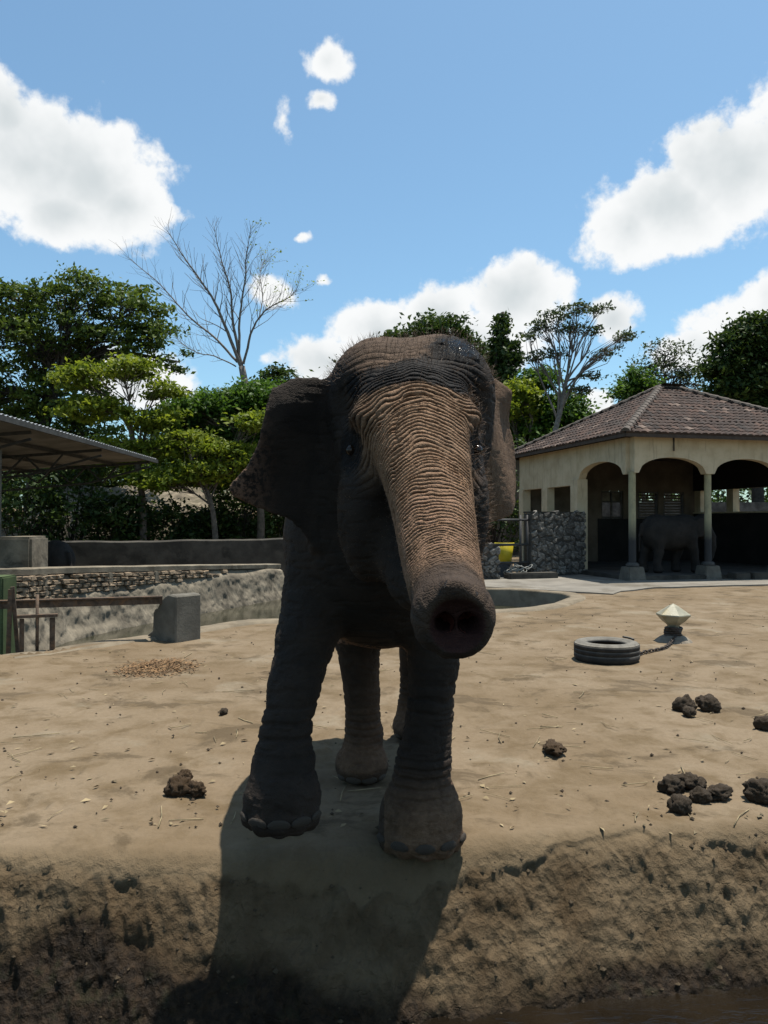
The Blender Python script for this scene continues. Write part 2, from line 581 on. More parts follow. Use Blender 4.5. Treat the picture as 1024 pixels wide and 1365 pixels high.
def soil(nb, bs):
    p = nb.pos()
    big = nb.noise(p, 0.55, 4, 0.6)
    mid = nb.noise(p, 2.6, 6, 0.65, 0.4)
    fine = nb.noise(p, 26.0, 5, 0.65)
    grit = nb.noise(p, 140.0, 3, 0.7)
    c = nb.mix(nb.ramp(big, 0.33, 0.66), (0.145, 0.105, 0.063), (0.190, 0.145, 0.096))
    c = nb.mix(nb.ramp(mid, 0.42, 0.72), c, (0.112, 0.079, 0.043))
    stretched = nb.noise(nb.mapv(p, (1.0, 1.35, 1.0)), 1.25, 6, 0.68, 0.5)
    c = nb.mix(nb.math('MULTIPLY', nb.ramp(stretched, 0.53, 0.63), 0.7), c, (0.068, 0.049, 0.028))
    pale = nb.noise(p, 1.1, 5, 0.6, 0.3)
    c = nb.mix(nb.math('MULTIPLY', nb.ramp(pale, 0.56, 0.70), 0.55), c, (0.215, 0.182, 0.132))
    c = nb.mix(nb.ramp(fine, 0.35, 0.75, 0.0, 0.45), c, nb.mix(0.5, c, (0.07, 0.05, 0.03)))
    c = nb.mix(nb.ramp(grit, 0.62, 0.75, 0.0, 0.45), c, (0.08, 0.056, 0.034))
    # the bank: greyer plaster skin, raw earth where it broke, dark wet foot with algae
    bk = nb.attr('bank'); wet = nb.attr('wet'); peel = nb.attr('peel')
    skin = nb.mix(nb.ramp(mid, 0.3, 0.7), (0.140, 0.103, 0.062), (0.098, 0.071, 0.041))
    raw = nb.mix(nb.ramp(nb.noise(p, 3.0, 6, 0.6), 0.38, 0.70), (0.125, 0.091, 0.054), (0.074, 0.050, 0.027))
    bc = nb.mix(peel, skin, raw)
    left = nb.node('ShaderNodeSeparateXYZ')
    nb.put(left.inputs[0], p)
    humus = nb.math('MULTIPLY', nb.ramp(nb.math('ADD', left.outputs[0], nb.math('MULTIPLY', mid, 1.6)), 0.5, -0.5), nb.ramp(left.outputs[2], -0.16, -0.45))
    bc = nb.mix(nb.math('MULTIPLY', humus, 0.6), bc, nb.mix(nb.ramp(fine, 0.4, 0.65), (0.022, 0.014, 0.008), (0.055, 0.034, 0.017)))
    alg = nb.ramp(nb.noise(p, 7.0, 5, 0.7), 0.52, 0.66)
    wc = nb.mix(nb.math('MULTIPLY', alg, 0.6), nb.mix(nb.ramp(fine, 0.4, 0.66), (0.014, 0.009, 0.005), (0.034, 0.021, 0.011)), (0.022, 0.021, 0.008))
    bc = nb.mix(nb.ramp(nb.math('ADD', wet, nb.math('MULTIPLY', nb.math('SUBTRACT', mid, 0.5), 0.8)), 0.15, 0.95), bc, wc)
    c = nb.mix(bk, c, bc)
    nb.put(bs.inputs['Base Color'], c)
    rg = nb.ramp(wet, 0.5, 1.0, 0.95, 0.55)
    nb.put(bs.inputs['Roughness'], rg)
    bs.inputs['Specular IOR Level'].default_value = 0.15
    h = nb.math('ADD', nb.math('MULTIPLY', fine, 0.6), nb.math('MULTIPLY', grit, 0.25))
    h = nb.math('ADD', h, nb.math('MULTIPLY', nb.noise(p, 60, 4, 0.7), 0.4))
    wv = nb.vmath('ADD', p, nb.vmath('SCALE', nb.noise(p, 6.0, 3, 0.6, color=True), 0.10))
    crk = nb.ramp(nb.voro(wv, 8.0, 'DISTANCE_TO_EDGE'), 0.0, 0.035)
    h = nb.math('ADD', h, nb.math('MULTIPLY', nb.math('MULTIPLY', crk, nb.math('MULTIPLY', bk, nb.ramp(big, 0.45, 0.6))), 0.22))
    rough = nb.math('ADD', nb.noise(nb.mapv(p, (1, 1, 1), (0, 0.6, 0.3)), 10.0, 11, 0.66), nb.math('MULTIPLY', nb.voro(wv, 22.0), 0.35))
    b0 = nb.bump(nb.math('MULTIPLY', rough, nb.math('MULTIPLY', bk, nb.ramp(peel, 0, 1, 0.35, 1.0))), 0.9, 0.06)
    nb.put(bs.inputs['Normal'], nb.bump(h, 0.6, 0.022, b0))


material('soil', soil)


def water_mat(name, col, rough, bscale, bstr, stretch=(1, 1, 1)):
    def fn(nb, bs):
        p = nb.mapv(nb.pos(), stretch)
        n = nb.noise(p, bscale, 3, 0.5, 0.6)
        c = nb.mix(nb.ramp(nb.noise(nb.pos(), 1.5, 4, 0.6), 0.35, 0.65), col, tuple(x * 1.8 for x in col))
        nb.put(bs.inputs['Base Color'], c)
        bs.inputs['Roughness'].default_value = rough
        bs.inputs['IOR'].default_value = 1.33
        bs.inputs['Specular IOR Level'].default_value = 0.5
        nb.put(bs.inputs['Normal'], nb.bump(n, bstr, 0.02))
    return material(name, fn)


water_mat('moat_water', (0.007, 0.005, 0.003), 0.06, 9.0, 0.5, (1, 2.5, 1))
water_mat('pool_water', (0.020, 0.019, 0.011), 0.03, 6.0, 0.10, (1, 2, 1))

GROUND = build_ground()
MOAT_Z, POOL_Z = -0.60, -0.36


def sheet(name, pts, z, mat):
    me = bpy.data.meshes.new(name)
    me.from_pydata([(x, y, z) for x, y in pts], [], [tuple(range(len(pts)))])
    o = obj(name, me, MATS[mat])
    return props(o, kind='structure')


sheet('moat_water', [(-40, -6), (40, -6), (40, 3.95), (-40, 3.75)], MOAT_Z, 'moat_water')
sheet('pool_water', [(-7.6, 7.6), (-2.6, 10.0), (4.3, 14.5), (4.3, 17.2), (2.3, 18.3), (-2.4, 19.8), (-5.6, 12.0), (-7.6, 10.0)], POOL_Z, 'pool_water')
# ================================================================== ELEPHANTS (implicit surface -> one continuous mesh)
class Field:
    def __init__(s, lo, hi, h):
        s.lo = np.array(lo, np.float32); s.h = h
        s.n = np.ceil((np.array(hi) - lo) / h).astype(int) + 1
        s.D = np.full(s.n, 1.0, np.float32)
        s.ax = [s.lo[i] + h * np.arange(s.n[i], dtype=np.float32) for i in range(3)]

    def region(s, lo, hi, m):
        sl = []
        for i in range(3):
            a = int(np.clip(math.floor((lo[i] - m - s.lo[i]) / s.h), 0, s.n[i]))
            b = int(np.clip(math.ceil((hi[i] + m - s.lo[i]) / s.h) + 1, 0, s.n[i]))
            sl.append(slice(a, b))
        x = s.ax[0][sl[0]][:, None, None]; y = s.ax[1][sl[1]][None, :, None]; z = s.ax[2][sl[2]][None, None, :]
        return tuple(sl), x, y, z

    def blend(s, sl, d, k, op='add'):
        a = s.D[sl]
        if op == 'add':
            hh = np.maximum(k - np.abs(a - d), 0) / k
            s.D[sl] = np.minimum(a, d) - hh * hh * k * 0.25
        else:
            d = -d
            hh = np.maximum(k - np.abs(a - d), 0) / k
            s.D[sl] = np.maximum(a, d) + hh * hh * k * 0.25

    def ell(s, c, r, k=0.08, op='add', rot=None):
        R = max(r)
        sl, x, y, z = s.region([c[i] - R for i in range(3)], [c[i] + R for i in range(3)], k + 0.05)
        px, py, pz = x - c[0], y - c[1], z - c[2]
        if rot is not None:
            M = rot.transposed()
            px, py, pz = (M[0][0] * px + M[0][1] * py + M[0][2] * pz, M[1][0] * px + M[1][1] * py + M[1][2] * pz, M[2][0] * px + M[2][1] * py + M[2][2] * pz)
        k0 = np.sqrt((px / r[0]) ** 2 + (py / r[1]) ** 2 + (pz / r[2]) ** 2) + 1e-6
        k1 = np.sqrt((px / r[0] ** 2) ** 2 + (py / r[1] ** 2) ** 2 + (pz / r[2] ** 2) ** 2) + 1e-6
        s.blend(sl, k0 * (k0 - 1) / k1, k, op)

    def chain(s, pts, k=0.06, op='add', sy=1.0):
        """pts: (x,y,z,r); union of tapered capsules"""
        pts = np.asarray(pts, np.float32)
        R = pts[:, 3].max()
        sl, x, y, z = s.region(pts[:, :3].min(0) - R, pts[:, :3].max(0) + R, k + 0.05)
        best = None
        for a, b in zip(pts[:-1], pts[1:]):
            e = b[:3] - a[:3]
            L2 = float((e * e).sum()) + 1e-9
            t = np.clip(((x - a[0]) * e[0] + (y - a[1]) * e[1] + (z - a[2]) * e[2]) / L2, 0, 1)
            d = np.sqrt((x - a[0] - t * e[0]) ** 2 + ((y - a[1] - t * e[1]) * sy) ** 2 + (z - a[2] - t * e[2]) ** 2) - (a[3] + t * (b[3] - a[3]))
            if best is None:
                best = d
            else:
                hh = np.maximum(0.03 - np.abs(best - d), 0) / 0.03
                best = np.minimum(best, d) - hh * hh * 0.0075
        s.blend(sl, best, k, op)

    def ear(s, origin, direc, outline, thick, curve, k=0.05):
        """thin curved sheet: outline polygon in (w along direc, z)"""
        dx, dy = direc
        n = (-dy, dx)
        W = [p[0] for p in outline]; Zs = [p[1] for p in outline]
        cs = [(origin[0] + w * dx, origin[1] + w * dy) for w in (min(W), max(W))]
        lo = [min(c[0] for c in cs) - .2, min(c[1] for c in cs) - .2, min(Zs)]
        hi = [max(c[0] for c in cs) + .2, max(c[1] for c in cs) + .2, max(Zs)]
        sl, x, y, z = s.region(lo, hi, 0.12)
        shp = s.D[sl].shape
        w = np.broadcast_to((x - origin[0]) * dx + (y - origin[1]) * dy, shp)
        o = np.broadcast_to((x - origin[0]) * n[0] + (y - origin[1]) * n[1], shp)
        zz = np.broadcast_to(z, shp)
        sd = poly_sd(w, zz, outline)
        th = thick * (0.45 + 0.55 * sstep(0.0, 0.12, -sd)) + 0.02 * sstep(.12, 0, w)
        d = np.maximum(sd, np.abs(o - curve(w, zz)) * 0.85 - th)
        hh = np.maximum(0.02 - np.abs(sd - (np.abs(o - curve(w, zz)) * 0.85 - th)), 0) / 0.02
        s.blend(sl, d + hh * hh * 0.005, k)

    def mesh(s):
        D, h = s.D, s.h
        ins = D < 0
        c = np.zeros(tuple(i - 1 for i in D.shape), np.uint8)
        offs = [(i, j, k) for i in (0, 1) for j in (0, 1) for k in (0, 1)]
        for (i, j, k) in offs:
            c += ins[i:D.shape[0] - 1 + i, j:D.shape[1] - 1 + j, k:D.shape[2] - 1 + k]
        act = np.argwhere((c > 0) & (c < 8))
        vals = {o: D[act[:, 0] + o[0], act[:, 1] + o[1], act[:, 2] + o[2]] for o in offs}
        acc = np.zeros((len(act), 3)); cnt = np.zeros(len(act))
        for o in offs:
            for axis in range(3):
                if o[axis] == 0:
                    q = list(o); q[axis] = 1; q = tuple(q)
                    a, b = vals[o], vals[q]
                    m = (a < 0) != (b < 0)
                    t = np.where(m, a / np.where(m, a - b, 1), 0)
                    pp = np.tile(np.array(o, float), (len(act), 1)); pp[:, axis] = t
                    acc[m] += pp[m]; cnt[m] += 1
        V = (act + acc / cnt[:, None]) * h + s.lo
        idm = np.full(c.shape, -1, np.int32)
        idm[act[:, 0], act[:, 1], act[:, 2]] = np.arange(len(act))
        Fs = []
        for axis in range(3):
            a = [slice(None)] * 3; b = [slice(None)] * 3
            a[axis] = slice(0, -1); b[axis] = slice(1, None)
            A, B = ins[tuple(a)], ins[tuple(b)]
            e = np.argwhere(A != B)
            u, v = [(1, 2), (2, 0), (0, 1)][axis]
            ok = (e[:, u] > 0) & (e[:, v] > 0) & (e[:, u] < D.shape[u] - 1) & (e[:, v] < D.shape[v] - 1)
            e = e[ok]
            sg = A[e[:, 0], e[:, 1], e[:, 2]]
            def cell(du, dv):
                q = e.copy(); q[:, u] -= du; q[:, v] -= dv
                return idm[q[:, 0], q[:, 1], q[:, 2]]
            quad = np.stack([cell(1, 1), cell(0, 1), cell(0, 0), cell(1, 0)], -1)
            quad[~sg] = quad[~sg][:, ::-1]
            Fs.append(quad)
        F = np.concatenate(Fs)
        F = F[(F >= 0).all(1)]
        return V.astype(np.float32), F


def vert_normals(V, F):
    a = V[F[:, 2]] - V[F[:, 0]]; b = V[F[:, 3]] - V[F[:, 1]]
    n = np.cross(a, b)
    N = np.zeros_like(V)
    for k in range(4):
        for i in range(3):
            N[:, i] += np.bincount(F[:, k], n[:, i], len(V))
    return N / (np.linalg.norm(N, axis=1, keepdims=True) + 1e-9)


def subdivide(V, F, levels=1):
    me = np_mesh('tmp', V, F)
    o = obj('tmp', me)
    md = o.modifiers.new('s', 'SUBSURF'); md.levels = levels; md.render_levels = levels
    dg = bpy.context.evaluated_depsgraph_get()
    me2 = o.evaluated_get(dg).to_mesh()
    V2 = np.empty(len(me2.vertices) * 3, np.float32); me2.vertices.foreach_get('co', V2)
    F2 = np.empty(len(me2.loops), np.int32); me2.loops.foreach_get('vertex_index', F2)
    o.evaluated_get(dg).to_mesh_clear()
    bpy.data.objects.remove(o); bpy.data.meshes.remove(me)
    return V2.reshape(-1, 3), F2.reshape(-1, 4)


def line_param(V, pts):
    """nearest parameter (arc length) on a polyline, plus the offset from it"""
    L = np.concatenate([[0], np.cumsum(np.linalg.norm(np.diff(pts, axis=0), axis=1))])
    best = np.full(len(V), 1e9); sp = np.zeros(len(V)); off = np.zeros((len(V), 3))
    for i in range(len(pts) - 1):
        a, e = pts[i], pts[i + 1] - pts[i]
        t = np.clip(((V - a) @ e) / (e @ e), 0, 1)
        q = V - a - t[:, None] * e
        d = (q ** 2).sum(1)
        m = d < best
        best[m] = d[m]; sp[m] = L[i] + t[m] * np.linalg.norm(e); off[m] = q[m]
    return sp, np.sqrt(best), off, L


def elephant_skin(nb, bs):
    p = nb.coord('Object')
    dust = nb.attr('dust'); mud_shade = nb.attr('mud_shade'); pink = nb.attr('pink'); wet = nb.attr('shine')
    n1 = nb.noise(p, 5.0, 6, 0.65)
    n2 = nb.noise(p, 34.0, 5, 0.7)
    dark = nb.mix(nb.ramp(n1, 0.3, 0.7), (0.0135, 0.0092, 0.0064), (0.028, 0.0190, 0.0130))
    tan = nb.mix(nb.ramp(n2, 0.3, 0.7), (0.160, 0.088, 0.046), (0.290, 0.178, 0.104))
    c = nb.mix(nb.math('MULTIPLY', dust, nb.ramp(n1, 0.2, 0.6, 0.65, 1.0)), dark, tan)
    fre = nb.ramp(nb.math('ADD', n2, nb.math('MULTIPLY', n1, 0.4)), 0.62, 0.78)
    c = nb.mix(nb.math('MULTIPLY', pink, fre), c, (0.20, 0.112, 0.07))
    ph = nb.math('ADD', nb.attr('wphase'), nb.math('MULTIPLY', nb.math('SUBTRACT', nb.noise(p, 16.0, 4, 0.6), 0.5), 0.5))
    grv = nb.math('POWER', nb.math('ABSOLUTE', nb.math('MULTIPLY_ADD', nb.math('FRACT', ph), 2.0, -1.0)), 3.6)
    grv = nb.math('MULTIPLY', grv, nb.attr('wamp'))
    c = nb.mix(nb.math('MULTIPLY', grv, 0.9, clamp=True), c, (0.015, 0.0095, 0.0065))  # wrinkle grooves darkened, crease shade put into the colour
    c = nb.mix(nb.attr('inner'), c, (0.034, 0.013, 0.010))
    mn = nb.ramp(nb.math('ADD', mud_shade, nb.math('MULTIPLY', nb.math('SUBTRACT', nb.noise(p, 22, 5, 0.7), 0.5), 0.9)), 0.38, 0.62)
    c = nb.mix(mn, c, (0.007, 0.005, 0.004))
    nb.put(bs.inputs['Base Color'], c)
    wn = nb.ramp(nb.math('ADD', wet, nb.math('MULTIPLY', nb.math('SUBTRACT', nb.noise(p, 62, 5, 0.75), 0.5), 2.6)), 0.78, 0.95)
    nb.put(bs.inputs['Roughness'], nb.ramp(wn, 0, 1, 0.82, 0.20))
    nb.put(bs.inputs['Specular IOR Level'], nb.ramp(wn, 0, 1, 0.22, 0.6))
    cr = nb.voro(nb.mapv(p, (1, 1, 1.5)), 55.0, 'DISTANCE_TO_EDGE')
    cr2 = nb.voro(p, 120.0, 'DISTANCE_TO_EDGE')
    h = nb.math('ADD', nb.ramp(cr, 0.0, 0.14), nb.math('MULTIPLY', nb.ramp(cr2, 0, 0.2), 0.5))
    h = nb.math('ADD', h, nb.math('MULTIPLY', nb.noise(p, 90, 4, 0.7), 1.0))
    b1 = nb.bump(h, 0.45, 0.006, nb.bump(nb.math('MULTIPLY', grv, -1.0), 1.0, 0.016))
    lump = nb.math('MULTIPLY', wn, nb.noise(p, 95, 4, 0.7))
    nb.put(bs.inputs['Normal'], nb.bump(lump, 1.0, 0.035, b1))


material('elephant_skin', elephant_skin)
simple('toenail', (0.048, 0.037, 0.027), 0.6, 0.35, 30, 0.6, 60, dirt=(0.022, 0.016, 0.011))
simple('eye_dark', (0.018, 0.010, 0.006), 0.08, 0.1, 10, 0)
simple('hair', (0.10, 0.06, 0.035), 0.5, 0.3, 10, 0)
simple('nostril', (0.16, 0.045, 0.035), 0.35, 0.3, 30, 0.3, 60)


def build_main_elephant():
    HC = 0.125
    f = Field((-0.92, 1.82, -0.10), (0.90, 6.15, 2.62), 0.0125)
    # trunk of the body
    f.ell((-0.03, 4.20, 1.52), (0.50, 0.62, 0.60), 0.1)
    f.ell((0.00, 4.75, 1.47), (0.60, 0.85, 0.60), 0.2)
    f.ell((0.03, 5.35, 1.52), (0.52, 0.55, 0.58), 0.2)
    f.chain([(0.10, 3.72, 2.00, 0.36), (0.0, 4.2, 1.72, 0.42)], 0.15)
    f.chain([(0.04, 5.86, 1.75, 0.06), (0.06, 5.98, 1.4, 0.04), (0.07, 5.98, 0.85, 0.02)], 0.05)
    # front leg that is lifted
    f.chain([(-0.27, 4.02, 1.45, 0.225), (-0.33, 3.95, 1.22, 0.19), (-0.390, 3.78, 1.01, 0.146), (-0.430, 3.62, 0.80, 0.120), (-0.450, 3.52, 0.64, 0.114), (-0.452, 3.455, 0.50, 0.138), (-0.450, 3.42, 0.43, 0.153)], 0.08)
    f.ell((-0.449, 3.395, 0.370), (0.168, 0.19, 0.115), 0.06, rot=Matrix.Rotation(-0.30, 3, 'X'))
    for a in (-62, -28, 4, 36, 66):
        q = math.radians(a)
        f.ell((-0.449 + math.sin(q) * 0.135, 3.385 - math.cos(q) * 0.150, 0.322), (0.050, 0.050, 0.058), 0.03)
    # front leg on the edge of the bank
    f.chain([(0.27, 4.15, 1.45, 0.225), (0.27, 4.08, 1.15, 0.175), (0.258, 4.02, 0.85, 0.130), (0.236, 3.97, 0.60, 0.117), (0.200, 3.93, 0.36, 0.140), (0.190, 3.915, 0.24, 0.165)], 0.08)
    f.ell((0.185, 3.89, 0.12), (0.212, 0.225, 0.15), 0.08)
    f.ell((0.185, 3.88, 0.03), (0.212, 0.225, 0.085), 0.05)
    for a in (-64, -30, 3, 34, 66):
        q = math.radians(a)
        f.ell((0.185 + math.sin(q) * 0.172, 3.88 - math.cos(q) * 0.188, 0.035), (0.056, 0.056, 0.072), 0.03)
    # hind legs
    f.chain([(-0.26, 5.15, 1.40, 0.26), (-0.22, 4.95, 1.12, 0.21), (-0.165, 4.82, 0.88, 0.15), (-0.140, 4.83, 0.52, 0.108), (-0.128, 4.82, 0.26, 0.118), (-0.138, 4.80, 0.14, 0.145)], 0.09)
    f.ell((-0.138, 4.775, 0.075), (0.162, 0.185, 0.10), 0.06)
    f.chain([(0.27, 5.35, 1.40, 0.26), (0.27, 5.45, 1.10, 0.20), (0.24, 5.55, 0.85, 0.14), (0.23, 5.68, 0.50, 0.108), (0.225, 5.72, 0.24, 0.118), (0.222, 5.70, 0.13, 0.145)], 0.09)
    f.ell((0.222, 5.68, 0.07), (0.160, 0.185, 0.10), 0.06)
    f.ell((0.33, 3.97, 1.75), (0.21, 0.22, 0.36), 0.10)  # added neck volume closing a gap that let sun through
    # ----- head
    f.ell((HC - 0.135, 3.70, 2.225), (0.255, 0.28, 0.262), 0.10)
    f.ell((HC + 0.145, 3.70, 2.235), (0.255, 0.28, 0.262), 0.12)
    f.ell((HC + 0.01, 3.46, 2.00), (0.300, 0.23, 0.30), 0.10)
    f.ell((HC + 0.01, 3.60, 1.75), (0.325, 0.26, 0.36), 0.10)
    for sd in (-1, 1):
        f.ell((HC + sd * 0.205 + .005, 3.42, 1.66), (0.135, 0.20, 0.33), 0.08)          # cheek
        f.ell((HC + sd * 0.255 + .005, 3.31, 2.035), (0.075, 0.09, 0.055), 0.07)        # brow over the eye
    f.chain([(HC, 3.42, 1.52, 0.22), (HC + 0.02, 3.16, 1.36, 0.13), (HC + 0.03, 2.98, 1.32, 0.06)], 0.08)  # lower jaw
    for sd in (-1, 1):
        f.ell((HC + sd * 0.335 + .01, 3.25, 1.93), (0.090, 0.145, 0.11), 0.10, 'sub')    # eye hollow
        f.ell((HC + sd * 0.345, 3.40, 2.13), (0.07, 0.13, 0.10), 0.09, 'sub')           # temple
    f.ell((HC + 0.0, 3.18, 2.19), (0.30, 0.115, 0.055), 0.10, 'sub')                     # hollow across the forehead
    # ----- trunk
    tp = np.array([(HC + 0.015, 3.36, 2.04, 0.218), (0.158, 3.18, 1.90, 0.194), (0.168, 2.95, 1.765, 0.162), (0.176, 2.72, 1.63, 0.139), (0.180, 2.47, 1.49, 0.120), (0.184, 2.25, 1.40, 0.103), (0.184, 2.09, 1.358, 0.094), (0.182, 2.02, 1.350, 0.096)])
    tc = crom(tp, 30)
    f.chain(tc, 0.11)
    f.ell((0.182, 2.02, 1.346), (0.103, 0.072, 0.106), 0.03)
    f.ell((0.189, 1.928, 1.332), (0.079, 0.078, 0.075), 0.018, 'sub')
    for sd in (-1, 1):
        f.chain([(0.189 + sd * 0.033, 1.97, 1.331, 0.028), (0.188 + sd * 0.030, 2.13, 1.355, 0.020)], 0.010, 'sub')
    f.ell((0.180, 1.955, 1.432), (0.036, 0.034, 0.026), 0.03)                              # finger at the tip
    # ----- ears
    def px(x, y, d=3.75):
        q = P(x, y, d)
        return q
    outl = [(448, 512), (425, 500), (392, 501), (358, 518), (349, 545), (340, 590), (326, 622), (302, 648), (308, 662), (330, 673), (360, 685), (385, 692), (402, 708), (420, 728), (452, 700)]
    ol = []
    ang = math.radians(203)
    dirl = (math.cos(ang), math.sin(ang))
    org = (-0.20, 3.74)
    for (x, y) in outl:
        a = (x - 512) / FPX
        w = (a * org[1] - org[0]) / (dirl[0] - a * dirl[1])
        Y = org[1] + w * dirl[1]
        ol.append((w, CAM_H - (y - HOR) * Y / FPX))
    f.ear(org, dirl, ol, 0.020, lambda w, z: 0.030 * np.sin(w * 7 + z * 2) + 0.03 * np.sin(z * 9 + w * 4) * sstep(.1, .4, w), 0.07)
    ang = math.radians(57)
    dirr = (math.cos(ang), math.sin(ang))
    orr = (0.44, 3.70)
    olr = [(-0.02, 2.28), (0.10, 2.335), (0.25, 2.335), (0.38, 2.29), (0.42, 2.20), (0.46, 2.12), (0.53, 2.02), (0.56, 1.90), (0.56, 1.78), (0.51, 1.69), (0.38, 1.63), (0.24, 1.60), (0.08, 1.58), (-0.02, 1.66)]
    f.ear(orr, dirr, olr, 0.020, lambda w, z: 0.03 * np.sin(w * 9 + z * 5) - 0.05 * np.exp(-((z - 2.28) / 0.10) ** 2) * sstep(.1, .35, w), 0.07)
    V, F = f.mesh()
    # keep one connected surface
    V, F = subdivide(V, F, 1)
    N = vert_normals(V, F)
    # ----- wrinkles
    axis = np.concatenate([np.array([(HC, 3.66, 2.50), (HC + .005, 3.50, 2.30)]), tc[:, :3]])
    s, dist, off, L = line_param(V, axis)
    s0 = L[2]
    st = s - s0
    ang = np.arctan2(V[:, 0] - (HC + 0.03 * sstep(0, 1, st)), off[:, 2] + 0.35 * np.abs(off[:, 1]) + 1e-4)
    front = (V[:, 1] < 3.62)
    onface = sstep(0.36, 0.29, dist) * front * sstep(3.62, 3.5, V[:, 1])
    lam = np.interp(st, [-0.4, 0.0, 0.3, 0.7, 1.1, 1.45, 1.6], [0.030, 0.027, 0.028, 0.025, 0.020, 0.013, 0.010])
    gs = np.linspace(-0.6, 2.0, 2000)
    ph = np.cumsum(1 / np.interp(gs, [-0.4, 0.0, 0.3, 0.7, 1.1, 1.45, 1.6], [0.030, 0.027, 0.028, 0.025, 0.020, 0.013, 0.010])) * (gs[1] - gs[0])
    arc = V[:, 0] * 0 + ang
    warp = 3.0 * (fbm(arc * 1.5 + 5, st * 5, octv=2, seed=51) - 0.5) + 0.45 * (fbm(arc * 6, st * 16, octv=2, seed=52) - 0.5)
    ph_v = np.interp(st, gs, ph) + warp
    fr = ph_v - np.floor(ph_v)
    g = np.abs(2 * fr - 1) ** 2.5                                      # narrow groove, broad ridge
    cellr = _hash(np.floor(ph_v + .5).astype(np.int64), np.floor(arc * 1.6 + 0.5 * vnoise(arc * 2, ph_v * .3, seed=9)).astype(np.int64), np.zeros(len(V), np.int64), 3)
    amp = 0.021 * (0.40 + 0.8 * cellr) * np.interp(st, [-0.45, -0.25, -0.05, 0.15, 0.6, 1.05, 1.3, 1.42], [0.0, 0.25, 0.8, 1.1, 1.0, 0.6, 0.35, 0.12])
    amp = amp * (0.35 + 1.1 * fbm(arc * 2.5 + 9, st * 6, octv=3, seed=57))
    side = sstep(2.3, 1.5, np.abs(arc))
    eyes = np.ones(len(V))
    for sd in (-1, 1):
        eyes *= 1 - 0.8 * np.exp(-(((V[:, 0] - HC - sd * 0.30) / 0.09) ** 2 + ((V[:, 2] - 1.93) / 0.12) ** 2))
    gw = onface * side * eyes
    folds = sstep(0.86, 0.97, fbm(arc * 0.8 + 3, st * 5.0, octv=2, seed=55, ridged=True)) * np.interp(st, [-.05, .1, .5, .7], [0, 1, 1, 0])
    disp = -g * amp * gw - folds * 0.008 * gw
    # slack creases of legs, body and cheeks
    bod = 1 - gw
    cz = fbm(V[:, 0] * 9, V[:, 1] * 9, V[:, 2] * 26, octv=3, seed=61, ridged=True)
    disp += bod * (-0.006 * sstep(0.62, 0.9, cz) + 0.012 * (fbm(V[:, 0] * 6, V[:, 1] * 6, V[:, 2] * 7, octv=3, seed=62) - 0.5))
    ankl = np.exp(-((V[:, 2] - 0.34) / 0.10) ** 2) * (V[:, 1] > 3.4)
    knee = np.exp(-((V[:, 2] - 0.68) / 0.12) ** 2) * (V[:, 1] < 4.4) * (V[:, 1] > 3.2)
    disp += -0.010 * knee * sstep(0.2, 1, np.cos(V[:, 2] * 95 + 7 * fbm(V[:, 0] * 5, V[:, 1] * 5, V[:, 2] * 3, octv=2, seed=67)))
    disp += -0.012 * ankl * sstep(0.3, 1, np.cos(V[:, 2] * 150 + 4 * fbm(V[:, 0] * 8, V[:, 1] * 8, octv=2, seed=63)))
    lump = sstep(0.52, 0.75, fbm(V[:, 0] * 26, V[:, 1] * 26, V[:, 2] * 26, octv=3, seed=64))
    mudz = np.exp(-(((V[:, 0] - (HC + 0.24)) / 0.17) ** 2 + ((V[:, 2] - 2.40) / 0.10) ** 2 + ((V[:, 1] - 3.5) / 0.25) ** 2))
    disp += 0.012 * mudz * lump
    onear = ((V[:, 0] < -0.32) & (V[:, 1] < 4.0) & (V[:, 2] > 1.5)) | ((V[:, 0] > 0.53) & (V[:, 1] > 3.72) & (V[:, 2] > 1.4) & (V[:, 1] < 4.5))
    disp = np.where(onear, disp * 0.35, disp)
    V = V + N * disp[:, None]
    # ----- colour masks
    up = sstep(-0.3, 0.5, N[:, 2])
    tr = sstep(0.34, 0.21, dist) * front
    dust = np.clip(tr * side * np.interp(st, [-0.5, -0.3, -0.12, 0.05, 0.9, 1.25, 1.38], [0.20, 0.30, 0.62, 0.95, 1.0, 0.8, 0.12]), 0, 1)
    dust = np.maximum(dust, 0.26 * sstep(2.30, 2.42, V[:, 2]) * (V[:, 1] < 4.1))
    dust = np.maximum(dust, 0.35 * up * (V[:, 1] > 4.1))
    earl = (V[:, 0] < -0.30) & (V[:, 1] < 4.1) & (V[:, 2] > 1.45)
    earr = (V[:, 0] > 0.50) & (V[:, 1] > 3.72) & (V[:, 2] > 1.40) & (V[:, 1] < 4.4)
    dust = np.where(earr, np.maximum(dust, 0.45), dust)
    dust = np.maximum(dust, 0.42 * sstep(0.42, 0.12, V[:, 2]) * (V[:, 1] < 4.3) * (V[:, 0] > 0))
    dust = np.maximum(dust, 0.12 * sstep(0.35, 0.1, V[:, 2]))
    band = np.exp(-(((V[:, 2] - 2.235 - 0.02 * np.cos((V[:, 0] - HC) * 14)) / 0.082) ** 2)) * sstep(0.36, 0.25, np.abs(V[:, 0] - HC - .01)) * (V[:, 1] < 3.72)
    mud_shade = np.clip(1.0 * band + 1.2 * mudz, 0, 1.2)
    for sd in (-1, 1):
        mud_shade = np.maximum(mud_shade, 0.9 * np.exp(-(((V[:, 0] - HC - sd * 0.275) / 0.075) ** 2 + ((V[:, 2] - 1.91) / 0.13) ** 2)) * (V[:, 1] < 3.5))  # eye hollows: their shade painted in with the same dark colour
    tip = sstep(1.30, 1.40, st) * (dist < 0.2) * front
    mud_shade = np.maximum(mud_shade, 0.30 * tip)
